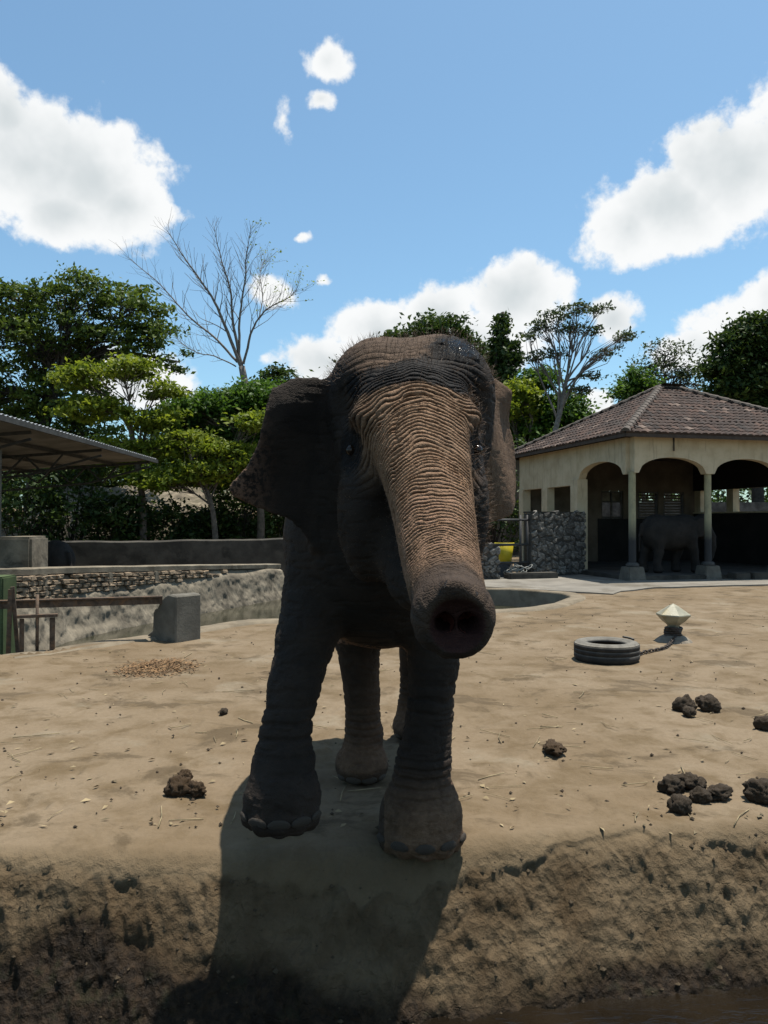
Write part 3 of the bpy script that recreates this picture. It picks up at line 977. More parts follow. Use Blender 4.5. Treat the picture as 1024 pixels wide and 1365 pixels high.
    shine = np.clip(1.1 * mudz + 0.35 * np.exp(-(((V[:, 0] - (HC + .34)) / 0.07) ** 2 + ((V[:, 2] - 2.17) / .08) ** 2)) * (V[:, 1] < 3.8) + 0.55 * np.exp(-(((V[:, 0] - (HC - .06)) / 0.06) ** 2 + ((V[:, 2] - 2.46) / .04) ** 2)), 0, 1.1)
    shine = np.maximum(shine, 0.55 * tip * sstep(2.03, 1.96, V[:, 1]) * (V[:, 2] > 1.40))
    pink = np.zeros(len(V))
    eo = sstep(-0.48, -0.72, V[:, 0]) * sstep(1.5, 1.6, V[:, 2]) * (V[:, 1] < 4.0)
    pink = np.clip(np.maximum(pink, eo * 0.9), 0, 1)
    pink = np.maximum(pink, 0.6 * tr * sstep(0.5, 1.0, st) * sstep(1.36, 1.2, st))
    pink = np.maximum(pink, 0.85 * sstep(1.25, 1.0, V[:, 2]) * (V[:, 1] > 4.0) * (V[:, 2] > 0.85))
    me = np_mesh('elephant_body', V, F, True, {'dust': dust, 'mud_shade': mud_shade, 'pink': pink, 'shine': shine, 'inner': sstep(0.078, 0.066, np.hypot(V[:, 0] - 0.189, V[:, 2] - 1.332)) * (V[:, 1] < 2.25), 'wphase': ph_v, 'wamp': np.clip(gw * np.clip(amp / 0.010, 0, 1.1), 0, 1.1)})
    root = empty('elephant', (0, 4.4, 0), label='large brown elephant with a muddy forehead reaching its trunk forward, one foot lifted', cat='elephant')
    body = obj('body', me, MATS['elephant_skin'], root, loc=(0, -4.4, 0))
    # nostril lining: dark red skin deep in the two nostrils
    for sd in (-1, 1):
        m = MB()
        prof = [(0.028, 0.0), (0.024, 0.05), (0.018, 0.09), (0.002, 0.12)]
        m.lathe(prof, 14)
        m.build('nostril', MATS['nostril'], root, loc=(0.189 + sd * 0.033, 2.008 - 4.4, 1.334), rot=(math.radians(-90), 0, 0))
    # eyes
    def eye_y(ex):
        q = V[(np.abs(V[:, 0] - ex) < 0.018) & (np.abs(V[:, 2] - 1.915) < 0.018) & (V[:, 1] < 3.75)]
        return float(np.median(np.sort(q[:, 1])[:30])) + 0.014
    for sd, ex in ((-1, HC - 0.272), (1, HC + 0.287)):
        m = MB()
        m.lathe([(0.0005, -0.024)] + [(0.024 * math.cos(a), 0.024 * math.sin(a)) for a in np.linspace(-1.3, 1.3, 8)] + [(0.0005, 0.024)], 14)
        m.build('eye', MATS['eye_dark'], root, loc=(ex, eye_y(ex) - 4.4, 1.915))
    # toenails
    nm = MB()
    nm.lathe([(0.001, -0.6), (0.5, -0.5), (0.86, -0.25), (1.0, 0.0), (0.9, 0.35), (0.55, 0.7), (0.001, 0.82)], 12)
    nme = nm.mesh('toenail')
    for (cx, cy, cz, rx, ry, angs, tilt) in ((-0.449, 3.385, 0.330, 0.185, 0.200, (-62, -28, 4, 36, 66), 0.30), (0.185, 3.88, 0.040, 0.240, 0.254, (-64, -30, 3, 34, 66), 0.05), (-0.138, 4.775, 0.04, 0.160, 0.182, (-55, -18, 20, 56), 0.05), (0.222, 5.68, 0.04, 0.158, 0.182, (-55, -18, 20, 56), 0.05)):
        for a in angs:
            r = math.radians(a)
            x, y = cx + math.sin(r) * rx * 0.925, cy - math.cos(r) * ry * 0.925
            big = 1.0 if abs(a) < 40 else 0.85
            obj('toenail', nme, MATS['toenail'], root, loc=(x, y - 4.4, cz), rot=(tilt, 0, r), scale=(0.050 * big, 0.014, 0.036 * big))
    # bristles on crown, brow and cheeks
    hv, hf = [], []
    sel = np.where((V[:, 1] < 3.95) & (((V[:, 2] > 2.20) & (np.abs(V[:, 0] - HC) < 0.45)) | ((V[:, 0] > 0.36) & (V[:, 0] < 0.50) & (V[:, 2] > 1.42) & (V[:, 2] < 2.2) & (V[:, 1] < 3.55)) | ((V[:, 0] < 0.05) & (V[:, 0] > -.3) & (V[:, 2] > 1.3) & (V[:, 2] < 2.2) & (V[:, 1] < 3.4)) | ((tr > 0.5) & (st < 1.2))))[0]
    pick = rng.choice(sel, 4200, replace=False)
    hd = (N[pick] * 0.8 + np.array([0.0, -0.25, 0.25]) + rng.normal(0, 0.35, (len(pick), 3)))
    hd /= np.linalg.norm(hd, axis=1, keepdims=True)
    crown = V[pick, 2] > 2.25
    ln = np.where(crown, rng.uniform(0.014, 0.058, len(pick)), rng.uniform(0.006, 0.018, len(pick)))
    ln = np.where((V[pick, 0] > 0.36) & ~crown & (V[pick, 1] > 3.05), rng.uniform(0.02, 0.055, len(pick)), ln)
    sdv = np.cross(hd, rng.normal(0, 1, (len(pick), 3))); sdv /= np.linalg.norm(sdv, axis=1, keepdims=True)
    wd = 0.0008
    p0 = V[pick] - N[pick] * 0.002
    mid = p0 + hd * (ln * 0.55)[:, None]
    bend = hd + rng.normal(0, 0.25, hd.shape); bend /= np.linalg.norm(bend, axis=1, keepdims=True)
    end = mid + bend * (ln * 0.5)[:, None]
    s3 = np.cross(hd, sdv)
    HV = np.stack([p0 + sdv * wd, p0 - sdv * wd * .5 + s3 * wd * .9, p0 - sdv * wd * .5 - s3 * wd * .9, mid + sdv * wd * .8, mid - sdv * wd * .4 + s3 * wd * .7, mid - sdv * wd * .4 - s3 * wd * .7, end], 1)
    k = np.arange(len(pick))[:, None] * 7
    tri = np.array([(0, 1, 4), (0, 4, 3), (1, 2, 5), (1, 5, 4), (2, 0, 3), (2, 3, 5), (3, 4, 6), (4, 5, 6), (5, 3, 6)])
    HF = (k[:, :, None] + tri[None]).reshape(-1, 3)
    ho = obj('hair', np_mesh('hair', HV.reshape(-1, 3), HF), MATS['hair'], root, loc=(0, -4.4, 0))
    props(ho, kind='stuff')
    return V, N


EYE_Y = 3.303
EV, EN = build_main_elephant()
print('elephant', len(EV), time.time() - T0)
# ================================================================== POOL WALL, SLUICE, SHED
simple('concrete', (0.165, 0.140, 0.102), 0.9, 0.3, 3.0, 0.5, 40, dirt=(0.085, 0.07, 0.048))
simple('concrete_rim', (0.160, 0.130, 0.090), 0.9, 0.2, 3.0, 0.5, 40, dirt=(0.11, 0.085, 0.054))
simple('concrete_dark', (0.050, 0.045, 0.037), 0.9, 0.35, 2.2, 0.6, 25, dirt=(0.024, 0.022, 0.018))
simple('concrete_path', (0.165, 0.150, 0.126), 0.9, 0.2, 1.3, 0.4, 40, dirt=(0.10, 0.086, 0.064))
simple('brick_old', (0.235, 0.178, 0.122), 0.95, 0.35, 5.0, 0.8, 30, dirt=(0.14, 0.105, 0.07), rnd=0.35)
simple('mortar', (0.11, 0.128, 0.092), 0.95, 0.3, 6.0, 0.9, 18, dirt=(0.07, 0.055, 0.042))
simple('plaster_old', (0.160, 0.136, 0.100), 0.95, 0.35, 2.5, 0.9, 14, dirt=(0.052, 0.045, 0.033))
simple('green_paint', (0.055, 0.078, 0.032), 0.6, 0.25, 4.0, 0.2, 40)
simple('rusty_iron', (0.085, 0.06, 0.042), 0.75, 0.4, 14.0, 0.4, 70, 0.2, dirt=(0.15, 0.085, 0.045))
simple('shed_steel', (0.045, 0.045, 0.042), 0.7, 0.3, 8.0, 0.2, 50)
simple('sheet_shaded', (0.20, 0.195, 0.18), 0.7, 0.2, 2.0, 0.1)  # roof sheet again, darkened for the shade on its underside
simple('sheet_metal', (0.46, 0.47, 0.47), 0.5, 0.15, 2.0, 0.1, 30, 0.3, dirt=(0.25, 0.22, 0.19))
simple('post_concrete', (0.115, 0.105, 0.085), 0.9, 0.25, 3.0, 0.4, 40, dirt=(0.06, 0.052, 0.04))


def wall_top(y):
    return np.interp(y, [9.5, 10.7, 19.6], [0.95, 0.93, 0.50])


wl = crom([(p[0], p[1]) for p in WALL_LINE], 70)
_seg = np.linalg.norm(np.diff(wl, axis=0), axis=1)
wl_s = np.concatenate([[0], np.cumsum(_seg)])


def wall_at(s):
    x = np.interp(s, wl_s, wl[:, 0]); y = np.interp(s, wl_s, wl[:, 1])
    x2 = np.interp(s + 0.05, wl_s, wl[:, 0]); y2 = np.interp(s + 0.05, wl_s, wl[:, 1])
    x1 = np.interp(s - 0.05, wl_s, wl[:, 0]); y1 = np.interp(s - 0.05, wl_s, wl[:, 1])
    t = np.array([x2 - x1, y2 - y1]); t = t / (np.hypot(*t) + 1e-9)
    nrm = np.array([-t[1], t[0]])                                       # towards the pool
    if nrm[0] < 0:
        nrm = -nrm
    return np.array([x, y]), t, nrm


def build_pool_wall():
    root = empty('pool_wall', (-5.0, 12.8, -0.3), label='curved low pool wall of worn bricks on a battered plaster foot with concrete coping', cat='wall')
    base = Vector((5.0, -12.8, 0.3))
    n = 150
    S = np.linspace(0.0, wl_s[-1], n)
    rows = []
    for s in S:
        c, t, nr = wall_at(s)
        top = float(wall_top(c[1]))
        # profile: (offset towards pool, z)
        near = float(np.clip((wl_s[-1] - s) / wl_s[-1], 0, 1))
        band = float(np.interp(c[1], [10, 11.6, 15, 17.5, 19], [0.50, 0.46, 0.30, 0.14, 0.05]))
        zb = top - 0.11 - band + 0.03 * math.sin(s * 3.1)
        prof = [(0.10, -0.98), (0.0, POOL_Z + 0.02), (-0.10, POOL_Z + 0.12), (-0.20, max(zb - 0.12, POOL_Z + .2)), (-0.235, zb), (-0.315, zb + 0.03), (-0.325, top - 0.10), (-0.62, top - 0.10), (-0.66, -0.55)]
        out = []
        for k, (o, z) in enumerate(prof):
            oo = o + (0.07 * (float(fbm(np.float32(s * 2.6), np.float32(z * 4), octv=3, seed=71)) - 0.5) if 0 < k < 5 else 0)
            out.append((c[0] + nr[0] * oo, c[1] + nr[1] * oo, z))
        rows.append(out)
    m = len(rows[0])
    V = np.array(rows).reshape(-1, 3)
    idx = np.arange(n * m).reshape(n, m)
    F = np.stack([idx[:-1, :-1], idx[1:, :-1], idx[1:, 1:], idx[:-1, 1:]], -1).reshape(-1, 4)
    # relief on the plaster skirt
    Vs, Fs = subdivide(V, F, 3)
    nz = (fbm(Vs[:, 0] * 4 + Vs[:, 1] * 4, Vs[:, 2] * 7, octv=4, gain=.6, seed=72) - 0.5) * 0.10 * sstep(0.3, 0.1, Vs[:, 2] - 0.1)
    Vs[:, 0] += nz
    o = obj('plaster_core', np_mesh('plaster_core', Vs, Fs), MATS['plaster_old'], root, loc=base)
    # coping
    rows = []
    for s in S:
        c, t, nr = wall_at(s)
        top = float(wall_top(c[1])) + 0.012 * (float(vnoise(np.float32(s * 2), np.float32(0.5), seed=73)) - .5)
        rows.append([(c[0] + nr[0] * a, c[1] + nr[1] * a, z) for a, z in ((-0.285, top - 0.10), (-0.280, top - 0.012), (-0.30, top), (-0.68, top + 0.004), (-0.70, top - 0.02), (-0.695, top - 0.102), (-0.285, top - 0.1001))])
    m = len(rows[0])
    idx = np.arange(n * m).reshape(n, m)
    F = np.stack([idx[:-1, :-1], idx[1:, :-1], idx[1:, 1:], idx[:-1, 1:]], -1).reshape(-1, 4)
    obj('coping', np_mesh('coping', np.array(rows).reshape(-1, 3), F, False), MATS['concrete'], root, loc=base)
    # bricks: six worn shapes shared by all
    shapes = []
    for k in range(6):
        bm = bmesh.new()
        bmesh.ops.create_cube(bm, size=1.0)
        bmesh.ops.bevel(bm, geom=bm.edges[:], offset=0.09, segments=1, affect='EDGES')
        for v in bm.verts:
            v.co += Vector((random.uniform(-.06, .06), random.uniform(-.1, .1), random.uniform(-.09, .09)))
        me = bpy.data.meshes.new('brick')
        bm.to_mesh(me); bm.free()
        me.materials.append(MATS['brick_old'])
        shapes.append(me)
    r2 = random.Random(3)
    for course in range(6):
        s = wl_s[-1] - 2.3
        off = 0.12 * (course % 2)
        s -= off
        while s > 2.2:
            c, t, nr = wall_at(s)
            if c[1] > 9.9:
                top = float(wall_top(c[1]))
                band = float(np.interp(c[1], [10, 11.6, 15, 17.5, 19], [0.50, 0.46, 0.30, 0.14, 0.05]))
                z = top - 0.15 - course * 0.083
                if z > top - 0.11 - band + 0.03 and r2.random() > 0.05:
                    pr = 0.300 - r2.uniform(0.0, 0.035)
                    ang = math.atan2(t[1], t[0]) + r2.uniform(-.05, .05)
                    obj('brick', r2.choice(shapes), None, root, loc=Vector((c[0] - nr[0] * pr, c[1] - nr[1] * pr, z + r2.uniform(-.008, .008))) + base, rot=(r2.uniform(-.03, .03), r2.uniform(-.04, .04), ang), scale=(0.215 * r2.uniform(.8, 1.03), 0.11, 0.062 * r2.uniform(.85, 1.1)))
            s -= 0.235
    # pilasters
    for (x, y) in ((-5.17, 12.2), (-4.75, 13.9), (-4.33, 15.35)):
        s = wl_s[np.argmin((wl[:, 0] - x) ** 2 + (wl[:, 1] - y) ** 2)]
        c, t, nr = wall_at(s)
        top = float(wall_top(c[1]))
        mb = MB().box((0, 0, 0), (0.13, 0.10, 0.62), taper=0.9)
        q = c - nr * 0.275
        mb.build('pilaster', MATS['plaster_old'], root, 0.012, loc=Vector((q[0], q[1], top - 0.42)) + base, rot=(0, 0, math.atan2(t[1], t[0])))


build_pool_wall()


def build_rim():
    pts = np.array(POOL[1:15] + [(-2.2, 19.75)])
    pts = crom(pts, 160)
    rows = []
    for i in range(len(pts)):
        a = pts[max(i - 1, 0)]; b = pts[min(i + 1, len(pts) - 1)]
        t = (b - a) / (np.linalg.norm(b - a) + 1e-9)
        n = np.array([t[1], -t[0]])                                      # away from the pool
        w = 0.20 + 0.10 * float(fbm(np.float32(i * .11), np.float32(0), octv=3, seed=81))
        g0 = float(ground_z(np.array([pts[i][0] + n[0] * (w + .1)]), np.array([pts[i][1] + n[1] * (w + .1)]))[0])
        z = max(g0, -0.02) + 0.035 + 0.03 * (float(fbm(np.float32(i * .25), np.float32(4), octv=3, seed=82)) - .5)
        rows.append([(pts[i][0] + n[0] * o, pts[i][1] + n[1] * o, zz) for o, zz in ((-0.06, -0.98), (-0.05, z - 0.03), (-0.02, z), (w, z - 0.005), (w + 0.06, z - 0.09), (w + 0.07, -0.5))])
    V = np.array(rows).reshape(-1, 3)
    m = 6
    idx = np.arange(len(V)).reshape(-1, m)
    F = np.stack([idx[:-1, :-1], idx[1:, :-1], idx[1:, 1:], idx[:-1, 1:]], -1).reshape(-1, 4)[:, ::-1]
    o = obj('pool_rim', np_mesh('pool_rim', V, F, True), MATS['concrete_rim'])
    props(o, kind='structure')


build_rim()


def slab(name, poly, z0, z1, mat, kind=None, jag=0.0, seed=5):
    """flat slab with a slightly ragged outline"""
    pts = []
    r = random.Random(seed)
    n = len(poly)
    for i in range(n):
        a, b = Vector((*poly[i], 0)), Vector((*poly[(i + 1) % n], 0))
        k = max(1, int((b - a).length / 0.35))
        for j in range(k):
            q = a.lerp(b, j / k)
            pts.append((q.x + r.uniform(-jag, jag), q.y + r.uniform(-jag, jag)))
    bm = bmesh.new()
    vs = [bm.verts.new((x, y, z1)) for x, y in pts]
    fc = bm.faces.new(vs)
    fc.normal_update()
    if fc.normal.z < 0:
        fc.normal_flip()
    ext = bmesh.ops.extrude_face_region(bm, geom=[fc])
    for v in [g for g in ext['geom'] if isinstance(g, bmesh.types.BMVert)]:
        v.co.z = z0
    bmesh.ops.recalc_face_normals(bm, faces=bm.faces[:])
    me = bpy.data.meshes.new(name)
    bm.to_mesh(me); bm.free()
    o = obj(name, me, MATS[mat])
    if kind:
        props(o, kind=kind)
    return o


slab('concrete_path', [(1.9, 18.55), (2.5, 18.25), (3.9, 17.35), (5.0, 16.6), (5.35, 17.2), (6.2, 18.1), (9.9, 19.2), (16, 20.6), (15.6, 22.4), (6.4, 20.2), (6.0, 23.6), (2.2, 22.0), (1.5, 20.2)], -0.3, 0.035, 'concrete_path', 'structure', 0.05)

# broken concrete stub at the rim
def build_stub():
    bm = bmesh.new()
    prof = [(-0.30, -0.35), (0.26, -0.35), (0.26, 0.615), (0.10, 0.63), (0.02, 0.60), (-0.10, 0.50), (-0.14, 0.44), (-0.20, 0.42), (-0.24, 0.36), (-0.25, 0.12), (-0.36, 0.06), (-0.42, -0.05), (-0.42, -0.35)]
    v = [bm.verts.new((x, -0.21, z)) for x, z in prof]
    f = bm.faces.new(v)
    ext = bmesh.ops.extrude_face_region(bm, geom=[f])
    for g in ext['geom']:
        if isinstance(g, bmesh.types.BMVert):
            g.co.y = 0.21
    bmesh.ops.recalc_face_normals(bm, faces=bm.faces[:])
    bmesh.ops.bevel(bm, geom=bm.edges[:], offset=0.018, segments=1, affect='EDGES')
    me = bpy.data.meshes.new('concrete_stub')
    bm.to_mesh(me); bm.free()
    o = obj('concrete_stub', me, MATS['post_concrete'], loc=(-2.82, 10.42, 0.0), rot=(0, 0, math.radians(-38)))
    props(o, 'broken grey concrete stub with a chipped corner standing at the pool edge', 'concrete block')


build_stub()

# steel beam over the pool
b = MB()
b.bar((-4.85, 9.55, 0.55), (-2.98, 10.30, 0.535), 0.05, 0.085)
b.bar((-4.85, 9.55, 0.605), (-2.98, 10.30, 0.59), 0.11, 0.018)
props(b.build('steel_beam', MATS['rusty_iron']), 'long dark steel beam spanning from the sluice frame to the concrete stub', 'beam')

# sluice gate
def build_sluice():
    root = empty('sluice_gate', (-4.42, 9.38, -0.35), math.radians(20), label='rusty iron sluice gate frame with a threaded stem beside the pool', cat='sluice gate')
    def part(name, mb):
        return mb.build(name, MATS['rusty_iron'], root)
    part('upright', MB().bar((-0.17, 0.02, 0), (-0.14, 0.02, 1.12), 0.05, 0.05))
    part('upright', MB().bar((-0.03, 0.05, 0), (-0.12, 0.03, 1.15), 0.045, 0.045))
    part('post', MB().bar((0.00, -0.12, -0.05), (0.0, -0.12, 0.77), 0.05, 0.04))
    part('post', MB().bar((0.34, -0.12, -0.05), (0.34, -0.12, 0.77), 0.06, 0.06))
    part('cross_bar', MB().bar((-0.05, -0.12, 0.80), (0.40, -0.12, 0.80), 0.09, 0.035))
    part('cross_bar', MB().bar((-0.42, -0.1, 0.31), (0.42, -0.1, 0.31), 0.14, 0.045))
    part('stem', MB().tube([(0.17, -0.12, 0.25), (0.17, -0.12, 1.06)], 0.02, 8))
    part('gate_plate', MB().box((0.17, -0.10, 0.05), (0.30, 0.025, 0.45)))


build_sluice()

# green painted block at the end of the pool wall
o = MB().box((0, 0, 0.0), (0.62, 0.5, 1.26)).build('green_block', MATS['green_paint'], bevel=0.02, loc=(-5.40, 10.40, 0.23), rot=(0, 0, 0.1))
props(o, 'green painted block beside the end of the brick pool wall', 'block')
# weathered concrete block behind the wall
o = MB().box((0, 0, 0), (1.9, 0.9, 1.66)).build('concrete_block', MATS['plaster_old'], bevel=0.04, loc=(-6.72, 12.75, 0.52), rot=(0, 0, 0.12))
props(o, 'weathered grey concrete block wall below the shed roof', 'wall')
# long low wall behind
def back_wall():
    pts = [(-16, 20.6), (-12, 21.2), (-8.4, 22.2), (-5.5, 23.4), (-3.0, 24.2), (0.8, 24.6)]
    pts = crom(pts, 60)
    rows = []
    for i, p in enumerate(pts):
        t = pts[min(i + 1, 59)] - pts[max(i - 1, 0)]; t = t / np.linalg.norm(t)
        n = np.array([t[1], -t[0]])
        top = 0.98 + 0.10 * (i / 59) + 0.05 * (float(fbm(np.float32(i * .3), np.float32(1), octv=3, seed=91)) - .5)
        rows.append([(p[0] + n[0] * o, p[1] + n[1] * o, z) for o, z in ((0.16, -0.5), (0.14, top - 0.03), (0.10, top), (-0.14, top + .01), (-0.16, -0.5))])
    V = np.array(rows).reshape(-1, 3)
    idx = np.arange(len(V)).reshape(-1, 5)
    F = np.stack([idx[:-1, :-1], idx[1:, :-1], idx[1:, 1:], idx[:-1, 1:]], -1).reshape(-1, 4)
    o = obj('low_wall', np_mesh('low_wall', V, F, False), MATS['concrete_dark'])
    props(o, 'long dark stained concrete wall below the trees, behind the pool wall', 'wall')


back_wall()

# the open shed at the left
def build_shed():
    root = empty('open_shed', (-9, 15, -0.3), label='open shed with corrugated sheet roof on dark steel trusses', cat='shed')
    base = Vector((9, -15, 0.3))
    X0, X1, Z0, Z1 = -5.85, -13.0, 3.26, 2.72
    Y0, Y1 = 8.6, 20.4
    ny = int((Y1 - Y0) / 0.038)
    ys = np.linspace(Y0, Y1, ny)
    xs = np.linspace(X0, X1, 8)
    XX, YY = np.meshgrid(xs, ys, indexing='ij')
    edge = X0 - 0.22 * (YY - Y0) / (Y1 - Y0)
    XX = XX + (edge - X0)
    ZZ = Z0 + (XX - edge) / (X1 - X0) * (Z1 - Z0) + 0.016 * np.cos(YY * 2 * math.pi / 0.152)
    V = np.concatenate([np.stack([XX, YY, ZZ], -1).reshape(-1, 3), np.stack([XX, YY, ZZ - 0.006], -1).reshape(-1, 3)])
    nx = len(xs)
    idx = np.arange(nx * ny).reshape(nx, ny)
    q = np.stack([idx[:-1, :-1], idx[1:, :-1], idx[1:, 1:], idx[:-1, 1:]], -1).reshape(-1, 4)
    e = np.stack([idx[0, :-1], idx[0, 1:], idx[0, 1:] + nx * ny, idx[0, :-1] + nx * ny], -1)
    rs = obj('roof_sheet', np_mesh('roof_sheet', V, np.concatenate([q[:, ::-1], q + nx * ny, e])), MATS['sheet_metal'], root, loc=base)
    rs.data.materials.append(MATS['sheet_shaded'])
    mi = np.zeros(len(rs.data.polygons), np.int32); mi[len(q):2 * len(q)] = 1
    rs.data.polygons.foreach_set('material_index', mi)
    M = MATS['shed_steel']
    MB().bar((X0 + .0, Y0, Z0 - 0.065), (X0 - .20, Y1, Z0 - 0.065), 0.05, 0.09).build('edge_beam', M, root, loc=base)
    for k in range(1, 6):
        x = X0 - 0.1 - k * 1.15
        z = Z0 + (x - X0) / (X1 - X0) * (Z1 - Z0) - 0.06
        MB().bar((x, Y0, z), (x, Y1, z), 0.05, 0.07).build('purlin', M, root, loc=base)
    for y in (10.0, 13.2, 16.5, 19.9):
        t = root
        tr = MB()
        zt = lambda x: Z0 + (x - X0) / (X1 - X0) * (Z1 - Z0) - 0.10
        xa, xb = X0 - 0.25, X1 + 0.3
        tr.bar((xa, y, zt(xa)), (xb, y, zt(xb)), 0.05, 0.06)
        o = tr.build('truss', M, root, loc=base)
        def sub(name, a, c, w=0.035):
            MB().bar(a, c, w, w).build(name, M, o)
        lo = 0.55
        sub('bottom_chord', (xa, y, zt(xa) - 0.12), (xa - 1.6, y, zt(xa) - lo), 0.045)
        sub('bottom_chord', (xa - 1.6, y, zt(xa) - lo), (xb, y, zt(xb) - lo * .9), 0.045)
        n = 7
        for k in range(n):
            a = xa - 0.8 - k * 0.85
            sub('web', (a, y, zt(a)), (a - 0.42, y, zt(xa) - lo + 0.01))
            sub('web', (a - 0.42, y, zt(xa) - lo + 0.01), (a - 0.85, y, zt(a - 0.85)))
    for (x, y) in ((-6.78, 13.2), (-12.5, 13.2), (-12.5, 19.9), (-12.5, 9.2), (-6.5, 9.2)):
        if (x, y) == (-6.5, 9.2):
            continue
        MB().box((x, y, 1.25), (0.24, 0.24, 3.2)).build('pillar', MATS['post_concrete'], root, loc=base)


build_shed()
# ================================================================== PAVILION
def cream(nb, bs):
    p = nb.coord('Object')
    n = nb.noise(p, 2.0, 6, 0.65)
    c = nb.mix(nb.ramp(n, 0.35, 0.7), (0.50, 0.415, 0.28), (0.40, 0.32, 0.205))
    st = nb.noise(nb.mapv(p, (5, 5, 0.5)), 2.0, 5, 0.65)
    c = nb.mix(nb.math('MULTIPLY', nb.ramp(st, 0.54, 0.68), 0.5), c, (0.22, 0.18, 0.125))
    nb.put(bs.inputs['Base Color'], c)
    bs.inputs['Roughness'].default_value = 0.9
    nb.put(bs.inputs['Normal'], nb.bump(nb.noise(p, 30, 4, 0.6), 0.25, 0.01))


material('cream_plaster', cream)


def column_mat(nb, bs):
    p = nb.coord('Object')
    sp = nb.node('ShaderNodeSeparateXYZ'); nb.put(sp.inputs[0], p)
    n = nb.noise(p, 4.0, 5, 0.65)
    c = nb.mix(nb.ramp(n, 0.35, 0.65), (0.30, 0.27, 0.155), (0.215, 0.19, 0.115))
    low = nb.ramp(nb.math('ADD', sp.outputs[2], nb.math('MULTIPLY', n, 0.7)), 2.15, 1.35)     # rubbed black by the elephants
    c = nb.mix(low, c, (0.022, 0.020, 0.018))
    nb.put(bs.inputs['Base Color'], c)
    bs.inputs['Roughness'].default_value = 0.7


material('column_paint', column_mat)


def tile_mat(nb, bs):
    t = nb.attr('tint')
    p = nb.coord('Object')
    c = nb.node('ShaderNodeValToRGB')
    nb.put(c.inputs[0], t)
    r = c.color_ramp
    r.elements[0].position = 0.0; r.elements[0].color = (0.020, 0.014, 0.0115, 1)
    r.elements[1].position = 1.0; r.elements[1].color = (0.150, 0.108, 0.085, 1)
    e = r.elements.new(0.55); e.color = (0.046, 0.028, 0.021, 1)
    e = r.elements.new(0.88); e.color = (0.075, 0.043, 0.031, 1)
    n = nb.noise(p, 3.0, 6, 0.7)
    cc = nb.mix(nb.math('MULTIPLY', nb.ramp(n, 0.5, 0.66), 0.6), c.outputs[0], (0.045, 0.042, 0.038))
    nb.put(bs.inputs['Base Color'], cc)
    bs.inputs['Roughness'].default_value = 0.9


material('roof_tile', tile_mat)
simple('roof_under', (0.06, 0.045, 0.035), 0.9, 0.2)
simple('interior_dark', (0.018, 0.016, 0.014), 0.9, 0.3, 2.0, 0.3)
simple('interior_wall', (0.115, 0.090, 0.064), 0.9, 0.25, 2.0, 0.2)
simple('rubble', (0.140, 0.132, 0.120), 0.95, 0.45, 3.0, 0.6, 30, dirt=(0.075, 0.07, 0.062), rnd=0.45)
simple('rubble_mortar', (0.05, 0.046, 0.04), 0.95, 0.3, 8, 0.8, 20)
simple('dark_pipe', (0.035, 0.035, 0.035), 0.6, 0.2)
simple('yellow_plastic', (0.42, 0.34, 0.02), 0.45, 0.15, 5, 0)
simple('white_plastic', (0.22, 0.22, 0.20), 0.5, 0.1, 5, 0)
simple('louver_wood', (0.075, 0.068, 0.06), 0.8, 0.3)
simple('ridge_tile', (0.085, 0.070, 0.058), 0.9, 0.35, 6.0, 0.4, dirt=(0.05, 0.042, 0.036))

PAV = (6.65, 20.5)
PA = math.radians(14)
PS = 7.0


def pav(x, y, z=0.0):
    c, s = math.cos(PA), math.sin(PA)
    return (PAV[0] + c * x - s * y, PAV[1] + s * x + c * y, z)


def arch_strip(length, bays, z_spring, rise, z_top, thick, colw=0.26, n=22):
    """scalloped fascia along local +x from 0, thickness to +y; bays = list of (x0,x1)"""
    xs = [0.0]
    for a, b_ in bays:
        xs += list(np.linspace(a + colw / 2, b_ - colw / 2, n))
    xs.append(length)
    def zb(x):
        for a, b_ in bays:
            lo, hi = a + colw / 2, b_ - colw / 2
            if lo - 1e-6 <= x <= hi + 1e-6:
                u = (2 * (x - lo) / (hi - lo) - 1)
                return z_spring + rise * math.sqrt(max(0, 1 - abs(u) ** 2.1))
        return z_spring
    m = MB()
    vs, fs = [], []
    for x in xs:
        z = zb(x)
        vs += [(x, 0, z), (x, 0, z_top), (x, thick, z_top), (x, thick, z)]
    for i in range(len(xs) - 1):
        a, c = i * 4, i * 4 + 4
        for k in range(4):
            k2 = (k + 1) % 4
            fs.append((a + k, a + k2, c + k2, c + k))
    fs.append((0, 3, 2, 1)); e = (len(xs) - 1) * 4
    fs.append((e, e + 1, e + 2, e + 3))
    m.add(vs, fs)
    return m


